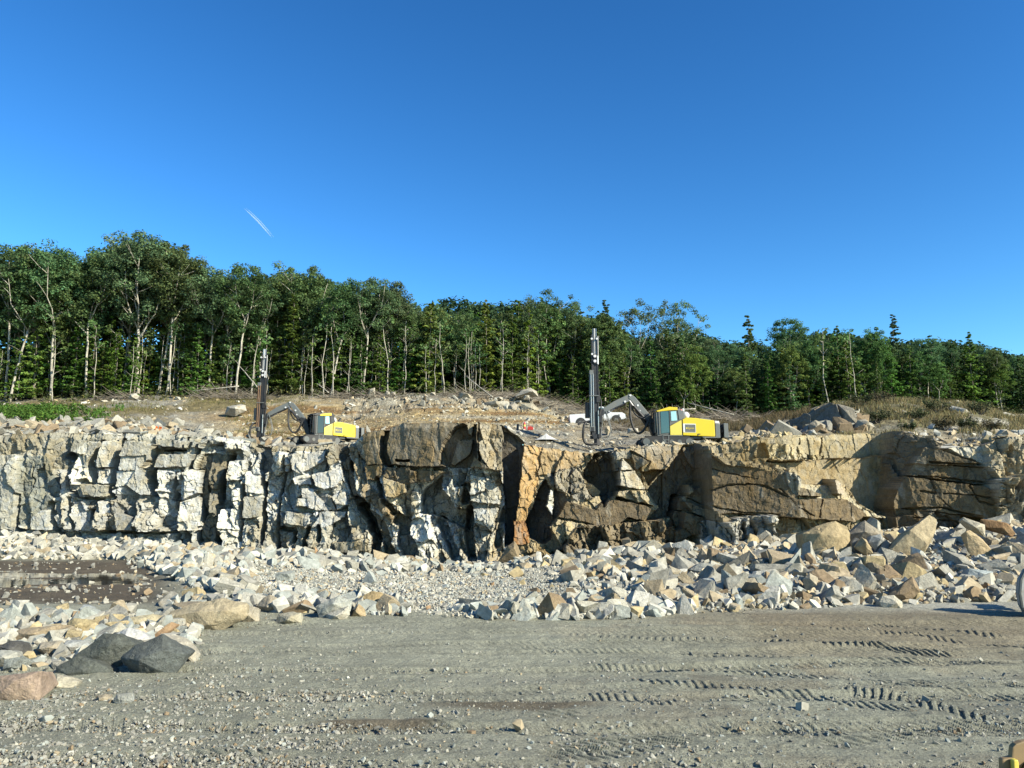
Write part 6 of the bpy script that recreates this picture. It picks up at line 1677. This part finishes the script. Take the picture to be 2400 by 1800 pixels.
# ------------------------------------------------------------------ small things on the bench
def ztop(px, Y):
    X = (px - 1200) / F * Y / TD
    return X, Y, float(zterr(np.array([X]), np.array([Y]))[0])
def jug():
    x, y, z = ztop(1229, 58); y = 58
    p = at(1229, 1005, y)
    root = empty("red_flask", (p[0], y, min(p[2], z + .1) if abs(p[2] - z) < .6 else z)); root.scale = (.9, .9, .9)
    tag(root, "upright red flask with yellow band standing on the bench rim", "flask")
    m = MB(); m.tube([(0, 0, 0), (0, 0, .26), (0, 0, .30)], [.12, .12, .11], 12); m.build("body", M['red'], root)
    m = MB(); m.tube([(0, 0, .30), (0, 0, .46)], .105, 12); m.build("band", M['yellow2'], root)
    m = MB(); m.tube([(0, 0, .46), (0, 0, .56), (0, 0, .66), (0, 0, .70)], [.11, .10, .06, .03], 12); m.build("cap", M['red'], root)
    r2 = empty("fuel_can", (p[0] + .42, y, root.location.z)); tag(r2, "low red fuel can beside the upright red flask", "fuel can")
    m = MB(); m.prism([(-.20, 0), (.24, 0), (.26, .2), (.12, .27), (-.16, .25)], -.09, .09); m.build("can_body", M['red'], r2, .03)
    m = MB(); m.tube([(-.12, 0, .24), (-.10, 0, .33), (.04, 0, .33), (.06, 0, .24)], .02, 6); m.build("handle", M['red'], r2)
    m = MB(); m.tube([(.18, 0, .22), (.26, 0, .32)], .025, 6); m.build("spout", M['black'], r2)
jug()
stake_at = [(18, 1003), (78, 1003), (122, 1007), (218, 1014), (268, 1013), (350, 1012), (420, 997), (500, 996), (530, 990), (564, 997), (440, 1016), (528, 1016), (562, 1014), (664, 1000), (1213, 1006), (1265, 1016)]
for i, (px, py) in enumerate(stake_at):
    Y = 60.0 if px < 1100 else 55.0
    x, y, z = ztop(px, Y + (1014 - py) * .22)
    if i == 0:
        m = MB(); m.tube([(0, 0, -.1), (0, 0, .42)], [.10, .09], 8); m.tube([(0, 0, .40), (0, 0, .45)], .115, 8)
        me = m.mesh("hole_collar", M['black'])
    o = obj("hole_collar", me); o.location = (x, y, z); o.scale = (1, 1, prng.uniform(.8, 1.3)); o.rotation_euler = (prng.uniform(-.1, .1), prng.uniform(-.1, .1), 0)
    tag(o, "short black collar pipe marking a drilled blast hole on the bench", "hole collar", "collar pipes of the drilled holes")
for i, (px, py, lab) in enumerate(((363, 1014, "left one of the three orange marker stakes on the left rim"), (372, 1013, "middle one of the three orange marker stakes on the left rim"), (380, 1013, "right one of the three orange marker stakes on the left rim"))):
    x, y, z = ztop(px, 58.5)
    o = MB().box((0, 0, .3), (.05, .03, .8)).box((.05, 0, .6), (.16, .01, .14)).build("marker_stake", M['orange']); o.location = (x, y, z); o.rotation_euler = (0, prng.uniform(-.2, .2), 0)
    tag(o, lab, "marker stake", "orange marker stakes")
for i, (px, Y, w_, lab) in enumerate(((576, 61, 1.1, "white heap of drill dust left of the left drill mast"), (632, 62, .8, "small white heap of drill dust right of the left drill mast"), (1280, 54.5, .85, "white heap of drill dust above the orange wall"), (480, 61, .6, "tiny white heap of drill dust near the three orange stakes"))):
    x, y, z = ztop(px, Y)
    nq = 24; m = MB()
    ring = [[(w_ * f * math.cos(k * 6.283 / nq) * (1 + .12 * prng.uniform(-1, 1)), w_ * f * .7 * math.sin(k * 6.283 / nq) * (1 + .12 * prng.uniform(-1, 1)), .5 * w_ * (1 - f) ** 1.1 - .05) for k in range(nq)] for f in (1.0, .75, .5, .25)]
    vs = [p for r_ in ring for p in r_] + [(0, 0, .5 * w_)]
    fs = [(a * nq + k, a * nq + (k + 1) % nq, (a + 1) * nq + (k + 1) % nq, (a + 1) * nq + k) for a in range(3) for k in range(nq)] + [(3 * nq + k, 3 * nq + (k + 1) % nq, 4 * nq) for k in range(nq)]
    m.add(vs, fs)
    if i == 0: M['dust'] = mottled("drill_dust", (.74, .73, .68), ((3, .9, 1.08),), ((12, .03),))
    o = m.build("dust_heap", M['dust']); o.location = (x, y, z + .04)
    tag(o, lab, "dust heap", "drill dust heaps")
# ------------------------------------------------------------------ loader bucket at the right edge
p = at(2413, 1447, 26.3)
root = empty("loader_bucket", (p[0], p[1], 0.0), R(0))
tag(root, "worn steel loader bucket with dark rim cut off by the right edge of the picture", "bucket")
prof = [(0, .02), (-.16, .35), (-.2, .75), (-.12, 1.15), (.1, 1.5), (.5, 1.72), (1.1, 1.78)]
m = MB()
inn = [(a + .05, b) for a, b in prof]
m.prism(prof + inn[::-1], -.05, .30); sh = m.build("shell", M['bucket'], root, .01)
for y in (-.14,):
    m = MB(); m.prism([(-.26, .3), (-.30, .75), (-.22, 1.2), (0, 1.58), (.5, 1.84), (1.5, 1.9), (2.2, 1.0), (2.3, .05), (-.06, 0)], y, y + .09)
    m.build("side_plate", M['bucket'] if y < 0 else M['grey'], root, .015)
m = MB(); m.tube([(-.06, -.1, .0), (-.27, -.1, .32), (-.31, -.1, .75), (-.23, -.1, 1.2), (0, -.1, 1.6), (.5, -.1, 1.86), (1.5, -.1, 1.92)], .05, 6); m.build("rim_edge", M['grey'], root)
m = MB()
for a_, b_ in ((.25, .35), (.55, .30), (.9, .24), (1.3, .22)): m.prism([(a_, b_), (a_ + .16, b_ - .02), (a_ + .16, 1.35 - .2 * a_), (a_, 1.4 - .2 * a_)], -.165, -.14)
m.build("wear_strip", M['grey'], root, .008)
for a_, b_ in ((.35, 1.6), (.75, 1.72), (1.15, 1.76)): MB().tube([(a_, -.17, b_), (a_, -.135, b_)], .05, 8).build("plate_bolt", M['black'], root)
m = MB(); m.box((1.6, .12, .05), (1.6, .4, .07)); m.build("cutting_edge", M['grey'], root)
m = MB(); m.prism([(1.2, 1.2), (3.6, 2.5), (3.9, 2.2), (1.6, .8)], .4, .8); m.build("lift_arm", M['yellow'], root, .03)
# ------------------------------------------------------------------ tan plate in the lower right corner
p = at(2372, 1800, 3.4)
root = empty("step_bracket", p, 0)
tag(root, "tan steel bracket with a pale yellow bar in the lower right corner", "bracket")
k = 3.4 / F
def QQ(pts): return [((a - 2372) * k, (1800 - b) * k) for a, b in pts]
m = MB(); m.prism(QQ([(2346, 1900), (2352, 1783), (2357, 1781), (2374, 1778), (2378, 1757), (2386, 1750), (2400, 1745), (2520, 1728), (2520, 1900)]), 0, .03); m.build("plate", M['plate'], root, .006)
m = MB(); m.prism(QQ([(2362, 1900), (2368, 1779), (2377, 1778), (2378.5, 1784), (2374, 1900)]), -.03, -.004); m.build("yellow_bar", M['yellow2'], root, .004)
m = MB(); m.prism(QQ([(2388, 1802), (2402, 1785), (2520, 1770), (2520, 1900), (2388, 1900)]), -.025, -.003); m.build("dark_gap", M['black'], root, .003)  # black sheet standing in for the dark gap beside the yellow bar
# ------------------------------------------------------------------ vapour trail
M['trail'] = bpy.data.materials.new("vapour"); M['trail'].use_nodes = True
t_ = M['trail'].node_tree; tb_ = t_.nodes["Principled BSDF"]; tb_.inputs["Base Color"].default_value = (.62, .72, .75, 1); tb_.inputs["Roughness"].default_value = 1
tb_.inputs["Alpha"].default_value = .28
a = Vector(at(572, 488, 4000)); b = Vector(at(637, 557, 3800)); m = MB()
for off, w0 in ((0, 3.4), (10, 1.6)):
    d = Vector((off, 0, off * .35)); bend = Vector((4, 0, 3))
    m.tube([a - a + d, (b - a) * .25 + d + bend * .6, (b - a) * .5 + d + bend, (b - a) * .75 + d + bend * .7, b - a + d], [.2, w0 * .8, w0, w0 * .8, .3], 8)
o = m.build("vapour_trail", M['trail'], smooth=True); o.location = a
tag(o, "short twin white vapour trail high in the blue sky", "vapour trail")
#@@PART5
